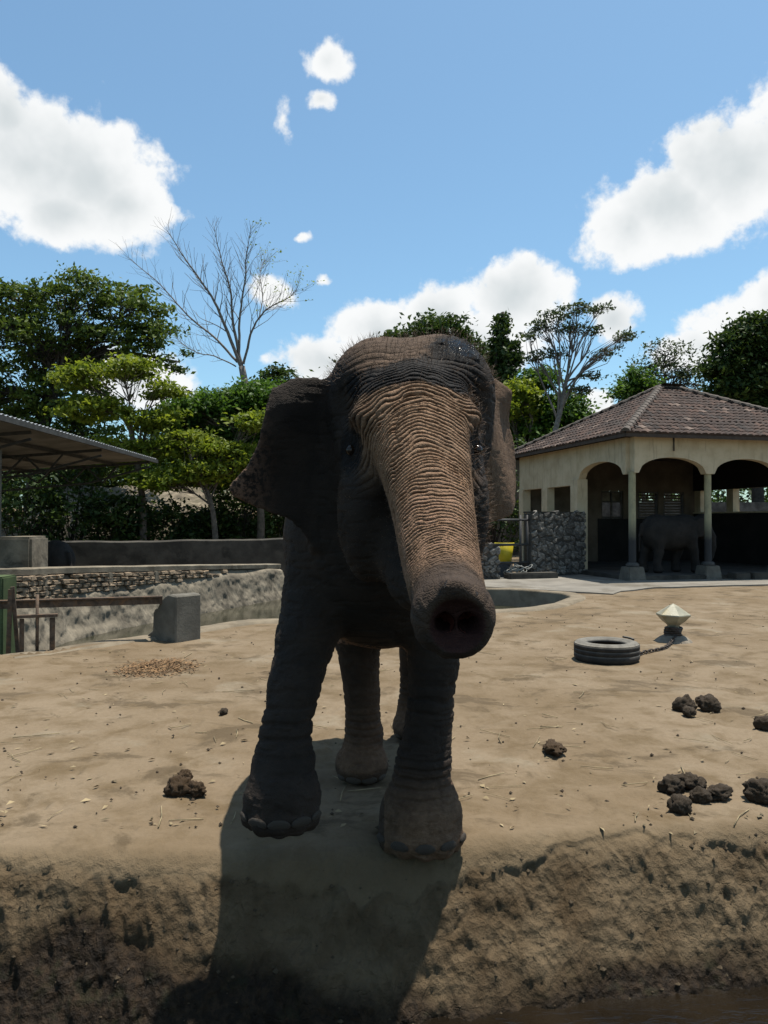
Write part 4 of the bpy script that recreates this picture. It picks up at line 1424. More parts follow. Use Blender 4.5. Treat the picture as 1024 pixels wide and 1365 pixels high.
def build_pavilion():
    root = empty('pavilion', (PAV[0], PAV[1], 0), PA, label='cream arcaded elephant pavilion with a hipped brown tile roof', cat='pavilion')
    CR, T = MATS['cream_plaster'], 0.24
    bays = [(PS / 3 * i, PS / 3 * (i + 1)) for i in range(3)]
    ZS, RI, ZT = 2.90, 0.43, 3.86
    # floor
    MB().box((PS / 2, PS / 2, 0.03), (PS + 0.5, PS + 0.5, 0.24)).build('floor', MATS['concrete_dark'], root, 0.02)
    # arcade on the long front
    arch_strip(PS, bays, ZS, RI, ZT, T).build('arcade', CR, root, loc=(0, -T / 2, 0))
    # arcade bay of the left front, then wall with openings
    g = arch_strip(2.72, [(0.0, 2.72)], ZS - 0.03, RI, ZT, T)
    o = g.build('arcade', CR, root, loc=(T / 2 - 0.003, 0.12, 0), rot=(0, 0, math.pi / 2))
    # columns on pedestals
    for i in range(4):
        x = PS / 3 * i
        c = MB().lathe([(0.125, 0.38), (0.125, 0.44), (0.10, 0.46), (0.094, 2.93)], 14).build('column', MATS['column_paint'], root, loc=(x, 0, 0))
        MB().box((0, 0, 0.20), (0.54, 0.54, 0.38), taper=0.8).build('pedestal', MATS['post_concrete'], c, 0.02)
        MB().lathe([(0.17, 0.40), (0.18, 0.44), (0.13, 0.50)], 14).build('base_ring', MATS['shed_steel'], c)
    # left front: pillar, openings, end pillar
    MB().box((0, 2.92, 1.42), (0.34, 0.44, 2.90)).build('pillar', CR, root)
    MB().box((0, 5.02, 2.25), (0.26, 0.42, 0.92)).build('pillar', CR, root)
    MB().box((0, 6.85, 1.35), (0.30, 0.32, 2.76)).build('pillar', CR, root)
    MB().box((0, 4.93, 3.282), (T, 4.18, 1.156)).build('wall_band', CR, root)
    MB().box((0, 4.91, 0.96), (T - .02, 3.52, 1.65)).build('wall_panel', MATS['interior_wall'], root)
    # back wall (behind, opposite the long front)
    BW = MATS['interior_wall']
    back = MB()
    opens = [(3.05, 3.95, 0.2, 2.72), (4.55, 5.40, 1.72, 2.70), (5.62, 6.50, 1.72, 2.70)]
    xs = [0.0, 3.05, 3.95, 4.55, 5.40, 5.62, 6.50, 7.0]
    for a, c in zip(xs[:-1], xs[1:]):
        op = [q for q in opens if abs(q[0] - a) < 1e-6]
        if op:
            back.box(((a + c) / 2, PS, (op[0][3] + ZT) / 2), (c - a, 0.2, ZT - op[0][3]))
            if op[0][2] > 0.3:
                back.box(((a + c) / 2, PS, (0.15 + op[0][2]) / 2), (c - a, 0.2, op[0][2] - 0.15))
        else:
            back.box(((a + c) / 2, PS, (0.15 + ZT) / 2), (c - a, 0.2, ZT - 0.15))
    back.build('back_wall', BW, root)
    MB().box((4.9, PS - 0.115, 0.92), (4.0, 0.03, 1.56)).build('dark_sheet', MATS['interior_dark'], root)  # flat dark sheet over the lower back wall
    for (a, c, z0, z1) in opens[1:]:
        w = MB()
        w.box(((a + c) / 2, PS, z0 + .03), (c - a, 0.16, 0.06)); w.box(((a + c) / 2, PS, z1 - .03), (c - a, 0.16, 0.06))
        w.box((a + .03, PS, (z0 + z1) / 2), (0.06, 0.15, z1 - z0)); w.box((c - .03, PS, (z0 + z1) / 2), (0.06, 0.15, z1 - z0))
        win = w.build('window', MATS['louver_wood'], root)
        for k in range(8):
            z = z0 + 0.12 + k * (z1 - z0 - 0.2) / 7.5
            MB().box((0, 0, 0), (c - a - 0.12, 0.012, 0.085), M=Matrix.Rotation(math.radians(-35), 3, 'X')).build('louver', MATS['interior_wall'], win, loc=((a + c) / 2, PS, z))
    a, c, z0, z1 = opens[0]
    d = MB()
    for x in (a + .04, (a + c) / 2, c - .04):
        d.box((x, PS, (z0 + z1) / 2), (0.07, 0.06, z1 - z0))
    for z in (z0 + .04, 0.8, 1.12, 1.75, 2.32, z1 - .04):
        d.box(((a + c) / 2, PS, z), (c - a, 0.05, 0.06))
    dd = d.build('gate_door', MATS['louver_wood'], root)
    MB().box(((a + c) / 2, PS + .03, 2.5), (c - a - .1, 0.02, 0.30)).build('panel', MATS['concrete'], dd)
    MB().box(((a + c) / 2, PS + .03, 0.5), (c - a - .1, 0.02, 0.56)).build('panel', MATS['rubble'], dd)
    MB().box(((a + c) / 2, PS + .03, 1.45), (c - a - .1, 0.02, 0.56)).build('panel', MATS['rubble'], dd)
    # right side wall: low dark wall, openings between pillars
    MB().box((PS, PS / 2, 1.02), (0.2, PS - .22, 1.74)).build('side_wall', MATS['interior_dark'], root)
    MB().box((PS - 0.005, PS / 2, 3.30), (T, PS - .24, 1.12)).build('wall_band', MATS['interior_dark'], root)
    MB().box((PS, PS / 2, 1.915), (0.30, PS - .26, 0.05)).build('sill', CR, root)
    for y in (2.7, 4.85, 6.62):
        MB().box((PS, y, 2.335), (0.26, 0.34, 0.80)).build('pillar', CR, root)
    # slab added under the roof to keep the interior dark
    MB().box((PS / 2, PS / 2, ZT + 0.02), (PS - .02, PS - .02, 0.05)).build('added_ceiling', MATS['roof_under'], root)
    # ---------------- roof
    OV, EZ, AZ, RL = 0.48, 3.92, 5.88, 0.30
    x0, x1 = -OV, PS + OV
    cen = PS / 2
    E = [Vector((x0, x0, EZ)), Vector((x1, x0, EZ)), Vector((x1, x1, EZ)), Vector((x0, x1, EZ))]
    Rg = [Vector((cen - RL, cen, AZ)), Vector((cen + RL, cen, AZ))]
    rf = MB().add([*E, *Rg], [(0, 1, 5, 4), (1, 2, 5), (2, 3, 4, 5), (3, 0, 4), (3, 2, 1, 0)]).build('roof', MATS['roof_under'], root)
    r = random.Random(11)
    vs, fs, tint = [], [], []
    for (a, b_, c_, d_) in ((E[0], E[1], Rg[1], Rg[0]), (E[1], E[2], Rg[1], Rg[1]), (E[2], E[3], Rg[0], Rg[1]), (E[3], E[0], Rg[0], Rg[0])):
        mid0, mid1 = (a + b_) / 2, (c_ + d_) / 2
        xdir = (b_ - a).normalized()
        up = ((d_ - a) - xdir * (d_ - a).dot(xdir)).normalized()
        nrm = xdir.cross(up)
        if nrm.z < 0:
            nrm = -nrm
        slope = (d_ - a).dot(up)
        rows = int(slope / 0.262)
        L0 = (b_ - a).length
        for i in range(rows + 1):
            v = i * slope / (rows + 0.15)
            lx0 = (d_ - a).dot(xdir) * v / slope
            lx1 = L0 - (L0 - (c_ - a).dot(xdir)) * v / slope
            k = int((lx1 - lx0) / 0.205)
            shift = 0.1 * (i % 2)
            for j in range(k + 1):
                u = lx0 + (j + 0.5) * (lx1 - lx0) / (k + 1)
                c = a + xdir * (u + r.uniform(-.008, .008)) + up * v
                w, l = 0.108, 0.30
                lift = r.uniform(0, 0.012)
                t = min(1, max(0, r.gauss(0.45, 0.2) + (0.4 if r.random() < 0.07 else 0)))
                o = len(vs)
                for (ll, hh) in ((-0.03, 0.030 + lift), (l, 0.012)):
                    for (ww, h2) in ((-w, 0.0), (-w * .45, 0.034), (w * .35, 0.034), (w, 0.004)):
                        vs.append(c + xdir * ww + up * ll + nrm * (hh + h2))
                for (ww, h2) in ((-w, 0.0), (-w * .45, 0.034), (w * .35, 0.034), (w, 0.004)):
                    vs.append(c + xdir * ww + up * (-0.03) + nrm * (hh * 0 + 0.004 + h2 * .2))
                tint += [t] * 12
                for q in range(3):
                    fs.append((o + q, o + q + 1, o + 5 + q, o + 4 + q))
                    fs.append((o + 8 + q, o + 9 + q, o + 1 + q, o + q))
    me = np_mesh('roof_tiles', np.array([tuple(v) for v in vs]), np.array(fs), False, {'tint': np.array(tint)})
    tl = obj('tile_courses', me, MATS['roof_tile'], root)
    props(tl, kind='stuff')
    # hip and ridge caps
    cap = MB()
    prof = [(-0.11, 0.0), (-0.085, 0.06), (0, 0.095), (0.085, 0.06), (0.11, 0.0)]
    vs, fs = [], []
    for (x, s) in ((-0.05, 1.12), (0.32, 0.92)):
        vs += [(x, y * s, z * s) for y, z in prof]
    fs = [(k, k + 1, k + 6, k + 5) for k in range(4)] + [(0, 4, 3, 2, 1), (5, 6, 7, 8, 9)]
    cme = MB().add(vs, fs, False).mesh('hip_cap')
    cme.materials.append(MATS['ridge_tile'])
    for (a, b_) in ((E[0], Rg[0]), (E[1], Rg[1]), (E[2], Rg[1]), (E[3], Rg[0]), (Rg[0], Rg[1])):
        d = (b_ - a)
        n = max(2, int(d.length / 0.31))
        x = d.normalized(); y = Vector((0, 0, 1)).cross(x).normalized(); z = x.cross(y)
        rot = Matrix((x, y, z)).transposed().to_euler()
        for i in range(n):
            obj('hip_cap', cme, None, root, loc=a + d * (i / n) + z * 0.045, rot=rot)
    # eaves board
    for (a, b_) in ((E[0], E[1]), (E[1], E[2]), (E[2], E[3]), (E[3], E[0])):
        MB().bar(a - Vector((0, 0, .055)), b_ - Vector((0, 0, .055)), 0.035, 0.10).build('eaves_board', MATS['roof_under'], root)
    MB().tube([(1.18, -0.145, 3.86), (1.18, -0.15, 3.50)], 0.018, 6).build('drain_pipe', MATS['dark_pipe'], root)
    # loose kerb blocks along the floor
    r = random.Random(5)
    for k in range(8):
        x = 3.0 + k * 0.55
        MB().box((0, 0, 0.07), (0.50 + r.uniform(-.06, .06), 0.34, 0.17 + r.uniform(0, .07))).build('kerb_stone', MATS['concrete_dark'], root, 0.025, loc=(x, -0.42 + r.uniform(-.04, .04), 0.025), rot=(0, 0, r.uniform(-.06, .06)))


build_pavilion()

STONES = []
for k in range(9):
    bm = bmesh.new()
    bmesh.ops.create_icosphere(bm, subdivisions=1, radius=0.5)
    for v in bm.verts:
        q = v.co.copy()
        v.co = Vector((max(-.42, min(.42, q.x * 1.25)), max(-.42, min(.42, q.y * 1.2)), max(-.42, min(.42, q.z * 1.25)))) + Vector((random.uniform(-.07, .07), random.uniform(-.06, .06), random.uniform(-.07, .07)))
    me = bpy.data.meshes.new('stone')
    bm.to_mesh(me); bm.free()
    me.materials.append(MATS['rubble'])
    STONES.append(me)


def rubble_wall(name, a, b_, h, label, seed):
    a, b_ = Vector((*a, 0)), Vector((*b_, 0))
    d = b_ - a
    L = d.length
    ang = math.atan2(d.y, d.x)
    root = empty(name, a, ang, label=label, cat='wall')
    MB().box((L / 2, 0, h / 2 - .05), (L, 0.26, h + .06)).build('mortar_core', MATS['rubble_mortar'], root)
    r = random.Random(seed)
    z = 0.07
    while z < h - 0.04:
        rh = r.uniform(0.11, 0.19)
        x = r.uniform(0.0, 0.08)
        while x < L:
            w = r.uniform(0.11, 0.34)
            w = min(w, L - x + .05)
            if w > 0.06:
                for sgn in (-1,):
                    obj('stone', r.choice(STONES), None, root, loc=(x + w / 2, sgn * 0.10, z + rh / 2 + r.uniform(-.055, .055)), rot=(r.uniform(-.15, .15), r.uniform(-.7, .7), r.uniform(-.12, .12)), scale=(w * r.uniform(1.0, 1.25), 0.17 + r.uniform(-.03, .03), rh * r.uniform(1.1, 1.55)))
            x += w
        z += rh * 0.94
    MB().box((L / 2, 0, h + .015), (L + .02, 0.32, 0.05)).build('coping', MATS['concrete_dark'], root, 0.012)


p1 = pav(-0.10, 2.75)
rubble_wall('stone_wall', (4.04, 21.55), (p1[0], p1[1] - .25), 1.84, 'grey rubble stone wall beside the pavilion pillar', 3)
rubble_wall('stone_pier', (2.45, 20.75), (3.08, 20.95), 0.95, 'short rubble stone pier next to the pipe rails', 4)

# pipe rails between pier and stone wall
def rails():
    root = empty('pipe_fence', (3.1, 21.0, 0), label='dark horizontal pipe rails between stone pier and stone wall', cat='fence')
    for z in (0.45, 0.95, 1.64):
        MB().tube([(-0.3, 0, z), (0.95, 0.5, z)], 0.035, 8).build('rail', MATS['dark_pipe'], root)
    for x, y in ((0.72, 0.42), (0.93, 0.52)):
        MB().tube([(x, y, 0), (x, y, 1.78)], 0.04, 8).build('post', MATS['dark_pipe'], root)


rails()

def bucket():
    root = empty('bucket', (3.42, 21.75, 0.12), label='yellow plastic bucket behind the pipe rails', cat='bucket')
    MB().lathe([(0.001, 0.30), (0.20, 0.30), (0.265, 0.86), (0.25, 0.86), (0.19, 0.34), (0.001, 0.34)], 20).build('shell', MATS['yellow_plastic'], root)
    MB().lathe([(0.262, 0.83), (0.288, 0.83), (0.288, 0.875), (0.25, 0.875)], 20).build('rim', MATS['yellow_plastic'], root)
    MB().lathe([(0.22, -0.12), (0.24, 0.30), (0.001, 0.30)], 12).build('stand', MATS['dark_pipe'], root)


bucket()
# pale hose coiled under the bucket
r = random.Random(8)
pts = []
for k in range(60):
    a = k * 0.5
    pts.append((3.55 + 0.26 * math.cos(a) + 0.006 * k, 21.25 + 0.10 * math.sin(a), 0.10 + 0.004 * k + 0.10 * math.sin(a * 1.3) ** 2))
props(MB().tube(crom(np.array(pts), 150).tolist(), 0.013, 6).build('hose', MATS['white_plastic']), 'pale hose lying in loose coils below the yellow bucket', 'hose')
o = MB().box((0, 0, 0), (1.5, 0.4, 0.2)).build('concrete_ledge', MATS['concrete_dark'], bevel=0.03, loc=(4.05, 21.1, 0.09), rot=(0, 0, 0.32))
props(o, 'low concrete ledge at the foot of the rubble stone wall', 'ledge')

# boundary wall seen through the pavilion, and a metal-roofed hut behind
rubble_far = MB().box((0, 0, 0), (26, 0.3, 2.9)).build('boundary_wall', MATS['rubble'], loc=(20, 34.2, 1.0), rot=(0, 0, 0.03))
props(rubble_far, 'long grey stone boundary wall behind the pavilion', 'wall')
hut = empty('hut', (7.3, 38.5, 0), 0.3, label='small hut with a bright metal roof behind the pavilion', cat='hut')
MB().box((0, 0, 2.3), (4.0, 3.0, 4.8)).build('wall', MATS['interior_wall'], hut)
MB().add([(-2.4, -1.9, 4.75), (2.4, -1.9, 4.75), (2.4, 1.9, 5.6), (-2.4, 1.9, 5.6), (-2.4, -1.9, 4.69), (2.4, -1.9, 4.69), (2.4, 1.9, 5.54), (-2.4, 1.9, 5.54)], [(0, 1, 2, 3), (7, 6, 5, 4), (0, 4, 5, 1), (1, 5, 6, 2), (2, 6, 7, 3), (3, 7, 4, 0)]).build('roof', MATS['sheet_metal'], hut)


# ---------------- the elephants in the background
def small_elephant_mesh():
    f = Field((-1.15, -0.62, -0.05), (1.75, 0.62, 1.95), 0.026)
    f.ell((0.0, 0, 1.12), (0.72, 0.41, 0.50), 0.1)
    f.ell((-0.45, 0, 1.15), (0.42, 0.39, 0.50), 0.15)
    f.ell((0.45, 0, 1.17), (0.40, 0.37, 0.47), 0.15)
    f.chain([(0.55, 0, 1.30, 0.30), (0.95, 0, 1.32, 0.25)], 0.12)
    f.ell((1.02, 0, 1.36), (0.25, 0.24, 0.31), 0.08)
    f.ell((1.05, 0, 1.15), (0.20, 0.20, 0.22), 0.08)
    f.chain([(1.18, 0, 1.22, 0.15), (1.33, 0, 1.00, 0.115), (1.37, 0, 0.72, 0.088), (1.32, 0, 0.45, 0.068), (1.22, 0, 0.24, 0.052)], 0.07)
    for s in (-1, 1):
        f.ell((0.80, s * 0.27, 1.28), (0.20, 0.035, 0.29), 0.05)
    for (x, s, x2, x3) in ((0.50, -1, 0.62, 0.66), (0.48, 1, 0.38, 0.30), (-0.50, -1, -0.46, -0.52), (-0.52, 1, -0.62, -0.72)):
        f.chain([(x, s * 0.20, 0.95, 0.20), (x2, s * 0.21, 0.60, 0.135), (x3, s * 0.21, 0.28, 0.105), (x3 + .02, s * 0.21, 0.13, 0.125)], 0.07)
        f.ell((x3 + .03, s * 0.21, 0.075), (0.15, 0.135, 0.08), 0.04)
    f.chain([(-0.85, 0, 1.35, 0.06), (-0.93, 0, 1.05, 0.035), (-0.94, 0, 0.6, 0.022)], 0.05)
    V, F = f.mesh()
    N = vert_normals(V, F)
    V = V + N * (0.014 * (fbm(V[:, 0] * 7, V[:, 1] * 7, V[:, 2] * 9, octv=3, seed=8) - .5))[:, None]
    return np_mesh('elephant_body', V, F)


simple('elephant_grey', (0.018, 0.015, 0.0125), 0.85, 0.35, 4.0, 0.7, 45)
sm = small_elephant_mesh()


def small_elephant(loc, rz, s, label):
    root = empty('elephant', loc, rz, label=label, cat='elephant')
    root.scale = (s, s, s)
    obj('body', sm, MATS['elephant_grey'], root)
    for sd in (-1, 1):
        m = MB()
        m.lathe([(0.0005, -0.02)] + [(0.02 * math.cos(a), 0.02 * math.sin(a)) for a in np.linspace(-1.2, 1.2, 6)] + [(0.0005, 0.02)], 10)
        m.build('eye', MATS['eye_dark'], root, loc=(1.14, sd * 0.205, 1.36))


ex, ey, _ = pav(1.72, 0.85)
small_elephant((ex, ey, 0.15), PA - 0.05, 1.0, 'grey elephant walking in side view inside the arcaded pavilion')
small_elephant((-7.15, 16.1, -0.31), math.radians(150), 0.92, 'dark elephant mostly hidden behind the pool wall, only its rounded back showing')
# ================================================================== TREES
def leaf_mat(name, dark, light, trans=0.35):
    def fn(nb, bs):
        t = nb.attr('tint')
        c = nb.mix(t, dark, light)
        nb.put(bs.inputs['Base Color'], c)
        bs.inputs['Roughness'].default_value = 0.55
        bs.inputs['Specular IOR Level'].default_value = 0.25
        tr = nb.node('ShaderNodeBsdfTranslucent')
        nb.put(tr.inputs[0], nb.mix(0.55, c, nb.mix(1.0, c, (1.0, 1.0, 0.35), 'MULTIPLY')))
        mx = nb.node('ShaderNodeMixShader')
        mx.inputs[0].default_value = trans
        outn = nb.n['Material Output']
        nb.l.new(bs.outputs[0], mx.inputs[1])
        nb.l.new(tr.outputs[0], mx.inputs[2])
        nb.l.new(mx.outputs[0], outn.inputs[0])
    return material(name, fn)


leaf_mat('leaf_dark', (0.012, 0.028, 0.008), (0.070, 0.110, 0.024), 0.32)
leaf_mat('leaf_olive', (0.022, 0.046, 0.010), (0.125, 0.175, 0.032), 0.40)
leaf_mat('leaf_mid', (0.026, 0.065, 0.012), (0.110, 0.195, 0.030), 0.44)
leaf_mat('leaf_yellow', (0.060, 0.105, 0.012), (0.260, 0.300, 0.036), 0.5)
leaf_mat('leaf_grey', (0.030, 0.048, 0.022), (0.085, 0.115, 0.052), 0.35)
simple('bark', (0.105, 0.085, 0.065), 0.95, 0.35, 8.0, 0.8, 40)
simple('bark_grey', (0.155, 0.135, 0.115), 0.95, 0.3, 8.0, 0.6, 40)
simple('bark_dark', (0.045, 0.038, 0.030), 0.95, 0.3, 8.0, 0.6, 40)


def leaf_arrays(C, cs, per, size, r, flat=0.5, upb=0.7, droop=0.0):
    """C (n,3) cluster centres; cs (n,) cluster radii -> leaf quads"""
    n = len(C) * per
    c = np.repeat(C, per, 0) + r.normal(0, 1, (n, 3)) * np.repeat(cs, per)[:, None] * np.array([0.55, 0.55, 0.55 * flat])
    nn = r.normal(0, 0.6, (n, 3)) + np.array([0, 0, upb])
    nn /= np.linalg.norm(nn, axis=1, keepdims=True)
    a = np.cross(nn, r.normal(0, 1, (n, 3))); a /= np.linalg.norm(a, axis=1, keepdims=True) + 1e-9
    b_ = np.cross(nn, a)
    L = size * r.uniform(0.6, 1.35, n)[:, None]
    a = a * L * 0.5
    b_ = b_ * L * 0.24
    a[:, 2] -= droop * L[:, 0] * 0.3
    V = np.stack([c - a, c + b_ - a * .1, c + a, c - b_ - a * .1], 1).reshape(-1, 3)
    F = np.arange(n * 4).reshape(-1, 4)
    ct = np.repeat(r.uniform(0, 1, len(C)), per) * 0.55 + r.uniform(0, 0.45, n)
    return V, F, np.repeat(ct, 4)


def lobe(x, y, d, rx, ry, rd=None, w=1.0):
    c = np.array(P(x, y, d))
    k = d / FPX
    return c, np.array([rx * k, (rd if rd is not None else (rx + ry) / 2) * k, ry * k]), w


def tree(name, label, base, trunk, lobes, nclus, per, leaf, mat, bark='bark', r0=0.25, cs=0.6, flat=0.5, seed=1, group=None, shell=0.35, cat='tree', twig=0.02, upb=0.7):
    """base (x,y,z); trunk: list of points from base upward (world); lobes: (centre, radii, weight)"""
    r = np.random.default_rng(seed)
    root = empty(name, base, label=label, cat=cat, group=group)
    B = Vector(base)
    tp = crom(np.array([base] + list(trunk)), 12)
    wood = MB()
    wood.tube((tp - np.array(base)).tolist(), np.linspace(r0, r0 * 0.5, 12).tolist(), 9)
    limbs = wood
    tw = sum(l[2] * l[1][0] * l[1][2] for l in lobes)
    Cs, Rs = [], []
    for (c, rad, w) in lobes:
        i0 = int(r.integers(6, 12))
        s = tp[i0] if c[2] > tp[i0][2] - 0.3 else tp[max(3, i0 - 3)]
        m = s * 0.5 + c * 0.5 + np.array([r.normal(0, 0.06), r.normal(0, .06), 0.10]) * np.linalg.norm(c - s)
        q = crom(np.array([s, s * 0.72 + m * 0.28 + np.array([0, 0, .03]), m, c]), 9)
        lr = r0 * 0.38
        limbs.tube((q - np.array(base)).tolist(), np.linspace(lr, lr * 0.25, 9).tolist(), 6)
        n = max(3, int(nclus * w * rad[0] * rad[2] / tw))
        for _ in range(n):
            v = r.normal(0, 1, 3); v /= np.linalg.norm(v)
            rr = r.uniform(shell, 1) ** 0.6
            p = c + v * rad * rr
            Cs.append(p); Rs.append(cs * r.uniform(0.6, 1.3))
            j = int(r.integers(4, 9))
            mm = q[j] * 0.5 + p * 0.5 + r.normal(0, 0.08, 3) * np.linalg.norm(p - q[j])
            limbs.tube([(x - np.array(base)).tolist() for x in (q[j], mm, p)], [twig * 1.6, twig, twig * .4], 4, cap=False)
    tr = wood.build('trunk', MATS[bark], root)
    V, F, t = leaf_arrays(np.array(Cs), np.array(Rs), per, leaf, r, flat, upb)
    obj('crown', np_mesh('crown', V - np.array(base, np.float32), F, True, {'tint': t}), MATS[mat], root)
    return root


def gz(x, y):
    return float(ground_z(np.array([x]), np.array([y]))[0])


def base_at(x, d):
    X = (x - 512) * d / FPX
    return (X, d, gz(X, d) - 0.1)


def build_trees():
    # big dark tree above the shed
    d = 31
    tree('broadleaf_tree', 'big dense dark green tree rising above the open shed', base_at(40, d), [P(45, 640, d), P(60, 560, d), P(85, 480, d)],
         [lobe(20, 402, d, 50, 34), lobe(95, 392, d, 62, 30), lobe(170, 412, d, 52, 32), lobe(210, 448, d, 30, 24), lobe(60, 450, d, 78, 46), lobe(140, 465, d, 60, 30), lobe(238, 482, d, 20, 16, w=.8),
          lobe(20, 520, d, 62, 44), lobe(95, 535, d, 60, 32), lobe(-60, 430, d, 70, 60, w=.7), lobe(-50, 520, d, 70, 50, w=.6), lobe(35, 590, d, 60, 40), lobe(120, 590, d, 50, 34)],
         640, 54, 0.21, 'leaf_olive', 'bark_dark', 0.34, 0.52, 0.38, 11)
    # lighter feathery trees in front of it
    d = 26
    tree('feathery_tree', 'yellow green feathery tree with open layered branches beside the shed roof', base_at(190, d), [P(190, 670, d), P(180, 600, d), P(170, 560, d)],
         [lobe(100, 505, d, 42, 14), lobe(160, 490, d, 55, 14), lobe(212, 520, d, 30, 12), lobe(120, 545, d, 50, 16), lobe(200, 560, d, 44, 16), lobe(160, 600, d, 52, 18), lobe(225, 600, d, 35, 16)],
         200, 60, 0.19, 'leaf_yellow', 'bark', 0.14, 0.45, 0.30, 12, twig=0.012)
    d = 27.5
    tree('feathery_tree', 'bright green tree with arching twigs below the bare tree', base_at(345, d), [P(348, 690, d), P(340, 640, d), P(325, 590, d)],
         [lobe(262, 548, d, 40, 20), lobe(310, 540, d, 40, 24), lobe(345, 530, d, 36, 24), lobe(280, 590, d, 46, 22), lobe(330, 585, d, 40, 26), lobe(365, 580, d, 36, 40), lobe(300, 632, d, 50, 22), lobe(240, 560, d, 30, 14)],
         330, 64, 0.20, 'leaf_mid', 'bark', 0.16, 0.50, 0.38, 13)
    d = 25.5
    tree('feathery_tree', 'lime green low tree spreading over the low wall', base_at(290, d), [P(285, 690, d), P(275, 650, d)],
         [lobe(250, 585, d, 34, 10), lobe(300, 600, d, 40, 12), lobe(340, 560, d, 24, 14), lobe(215, 640, d, 44, 14), lobe(270, 630, d, 44, 14), lobe(340, 615, d, 24, 14)],
         130, 54, 0.19, 'leaf_yellow', 'bark', 0.12, 0.45, 0.30, 14, twig=0.012)
    # tall trees further back, left of the head
    d = 46
    tree('background_tree', 'dark tree top just behind the ear beside the bare trunk', base_at(372, d), [P(372, 620, d), P(372, 540, d)], [lobe(372, 505, d, 24, 13), lobe(350, 528, d, 34, 20), lobe(395, 530, d, 30, 22)], 110, 50, 0.30, 'leaf_dark', 'bark_dark', 0.2, 0.6, 0.5, 15, 'trees in the background')
    tree('background_tree', 'low dark crown behind the foot of the bare tree', base_at(285, d), [P(285, 620, d), P(285, 560, d)], [lobe(250, 548, d, 36, 20), lobe(292, 535, d, 38, 17), lobe(330, 545, d, 30, 20), lobe(270, 580, d, 60, 30)], 190, 50, 0.30, 'leaf_dark', 'bark_dark', 0.2, 0.7, 0.5, 16, 'trees in the background')
    d = 42
    tree('background_tree', 'rounded dark tree right behind the crown of the big elephant', base_at(585, d), [P(585, 620, d), P(585, 520, d)], [lobe(585, 448, d, 48, 26), lobe(550, 470, d, 50, 30), lobe(620, 475, d, 44, 30), lobe(520, 500, d, 60, 36), lobe(600, 520, d, 70, 40)], 420, 56, 0.30, 'leaf_dark', 'bark_dark', 0.3, 0.7, 0.5, 17, 'trees in the background')
    # conifer-like
    d = 40
    tree('conifer_tree', 'narrow pointed evergreen tree between the round tree and the umbrella tree', base_at(674, d), [P(674, 640, d), P(673, 540, d), P(671, 415, d)],
         [lobe(671, 424, d, 5, 9), lobe(671, 440, d, 12, 9), lobe(671, 458, d, 18, 9), lobe(674, 476, d, 23, 10), lobe(672, 496, d, 27, 12), lobe(676, 520, d, 32, 16), lobe(690, 550, d, 40, 24)], 280, 52, 0.26, 'leaf_dark', 'bark_dark', 0.16, 0.36, 0.6, 18, shell=0.1, upb=0.2)
    # airy umbrella tree
    d = 33
    tree('umbrella_tree', 'tall airy umbrella shaped tree with thin spreading limbs left of the tile roof', base_at(738, d), [P(738, 600, d), P(748, 545, d), P(757, 500, d)],
         [lobe(720, 432, d, 20, 9), lobe(742, 418, d, 22, 9), lobe(770, 410, d, 24, 8), lobe(800, 412, d, 17, 7), lobe(706, 447, d, 16, 6), lobe(760, 437, d, 28, 8), lobe(790, 440, d, 18, 7), lobe(715, 475, d, 20, 6), lobe(835, 448, d, 17, 10), lobe(815, 466, d, 14, 6), lobe(790, 500, d, 18, 6), lobe(775, 520, d, 22, 7), lobe(738, 470, d, 18, 7), lobe(800, 474, d, 12, 5)],
         230, 13, 0.17, 'leaf_grey', 'bark_grey', 0.15, 0.34, 0.30, 19, twig=0.014, shell=0.2)
    # green mass below it
    d = 37
    tree('broadleaf_tree', 'bushy mid green tree below the umbrella tree', base_at(745, d), [P(745, 640, d), P(745, 590, d)], [lobe(750, 550, d, 36, 24), lobe(715, 545, d, 30, 22), lobe(770, 565, d, 24, 18), lobe(720, 505, d, 22, 18), lobe(700, 580, d, 40, 30), lobe(760, 590, d, 40, 24)], 330, 56, 0.25, 'leaf_mid', 'bark', 0.2, 0.55, 0.5, 20)
    d = 36
    tree('broadleaf_tree', 'light green bush sprouting beside the ear next to the hut roof', base_at(700, d), [P(700, 640, d), P(700, 560, d)], [lobe(700, 522, d, 20, 15), lobe(690, 545, d, 24, 18)], 70, 54, 0.24, 'leaf_yellow', 'bark', 0.1, 0.5, 0.5, 21)
    # sparse tree behind the roof
    d = 42
    tree('sparse_tree', 'sparse grey green tree with see through crown behind the tile roof', base_at(890, d), [P(890, 640, d), P(888, 560, d), P(888, 510, d)],
         [lobe(888, 468, d, 36, 16), lobe(862, 488, d, 30, 16), lobe(918, 488, d, 28, 18), lobe(840, 508, d, 20, 14), lobe(890, 500, d, 40, 18), lobe(925, 512, d, 24, 16)], 170, 15, 0.20, 'leaf_grey', 'bark', 0.16, 0.5, 0.6, 22, twig=0.018)
    tree('broadleaf_tree', 'small leafy tree peeping over the tile roof beside the hip', base_at(858, 38), [P(858, 640, 38), P(858, 560, 38)], [lobe(850, 508, 38, 14, 18), lobe(835, 525, 38, 18, 12), lobe(862, 520, 38, 18, 12)], 60, 50, 0.24, 'leaf_mid', 'bark', 0.12, 0.45, 0.6, 23)
    # dark tree at the right
    d = 36
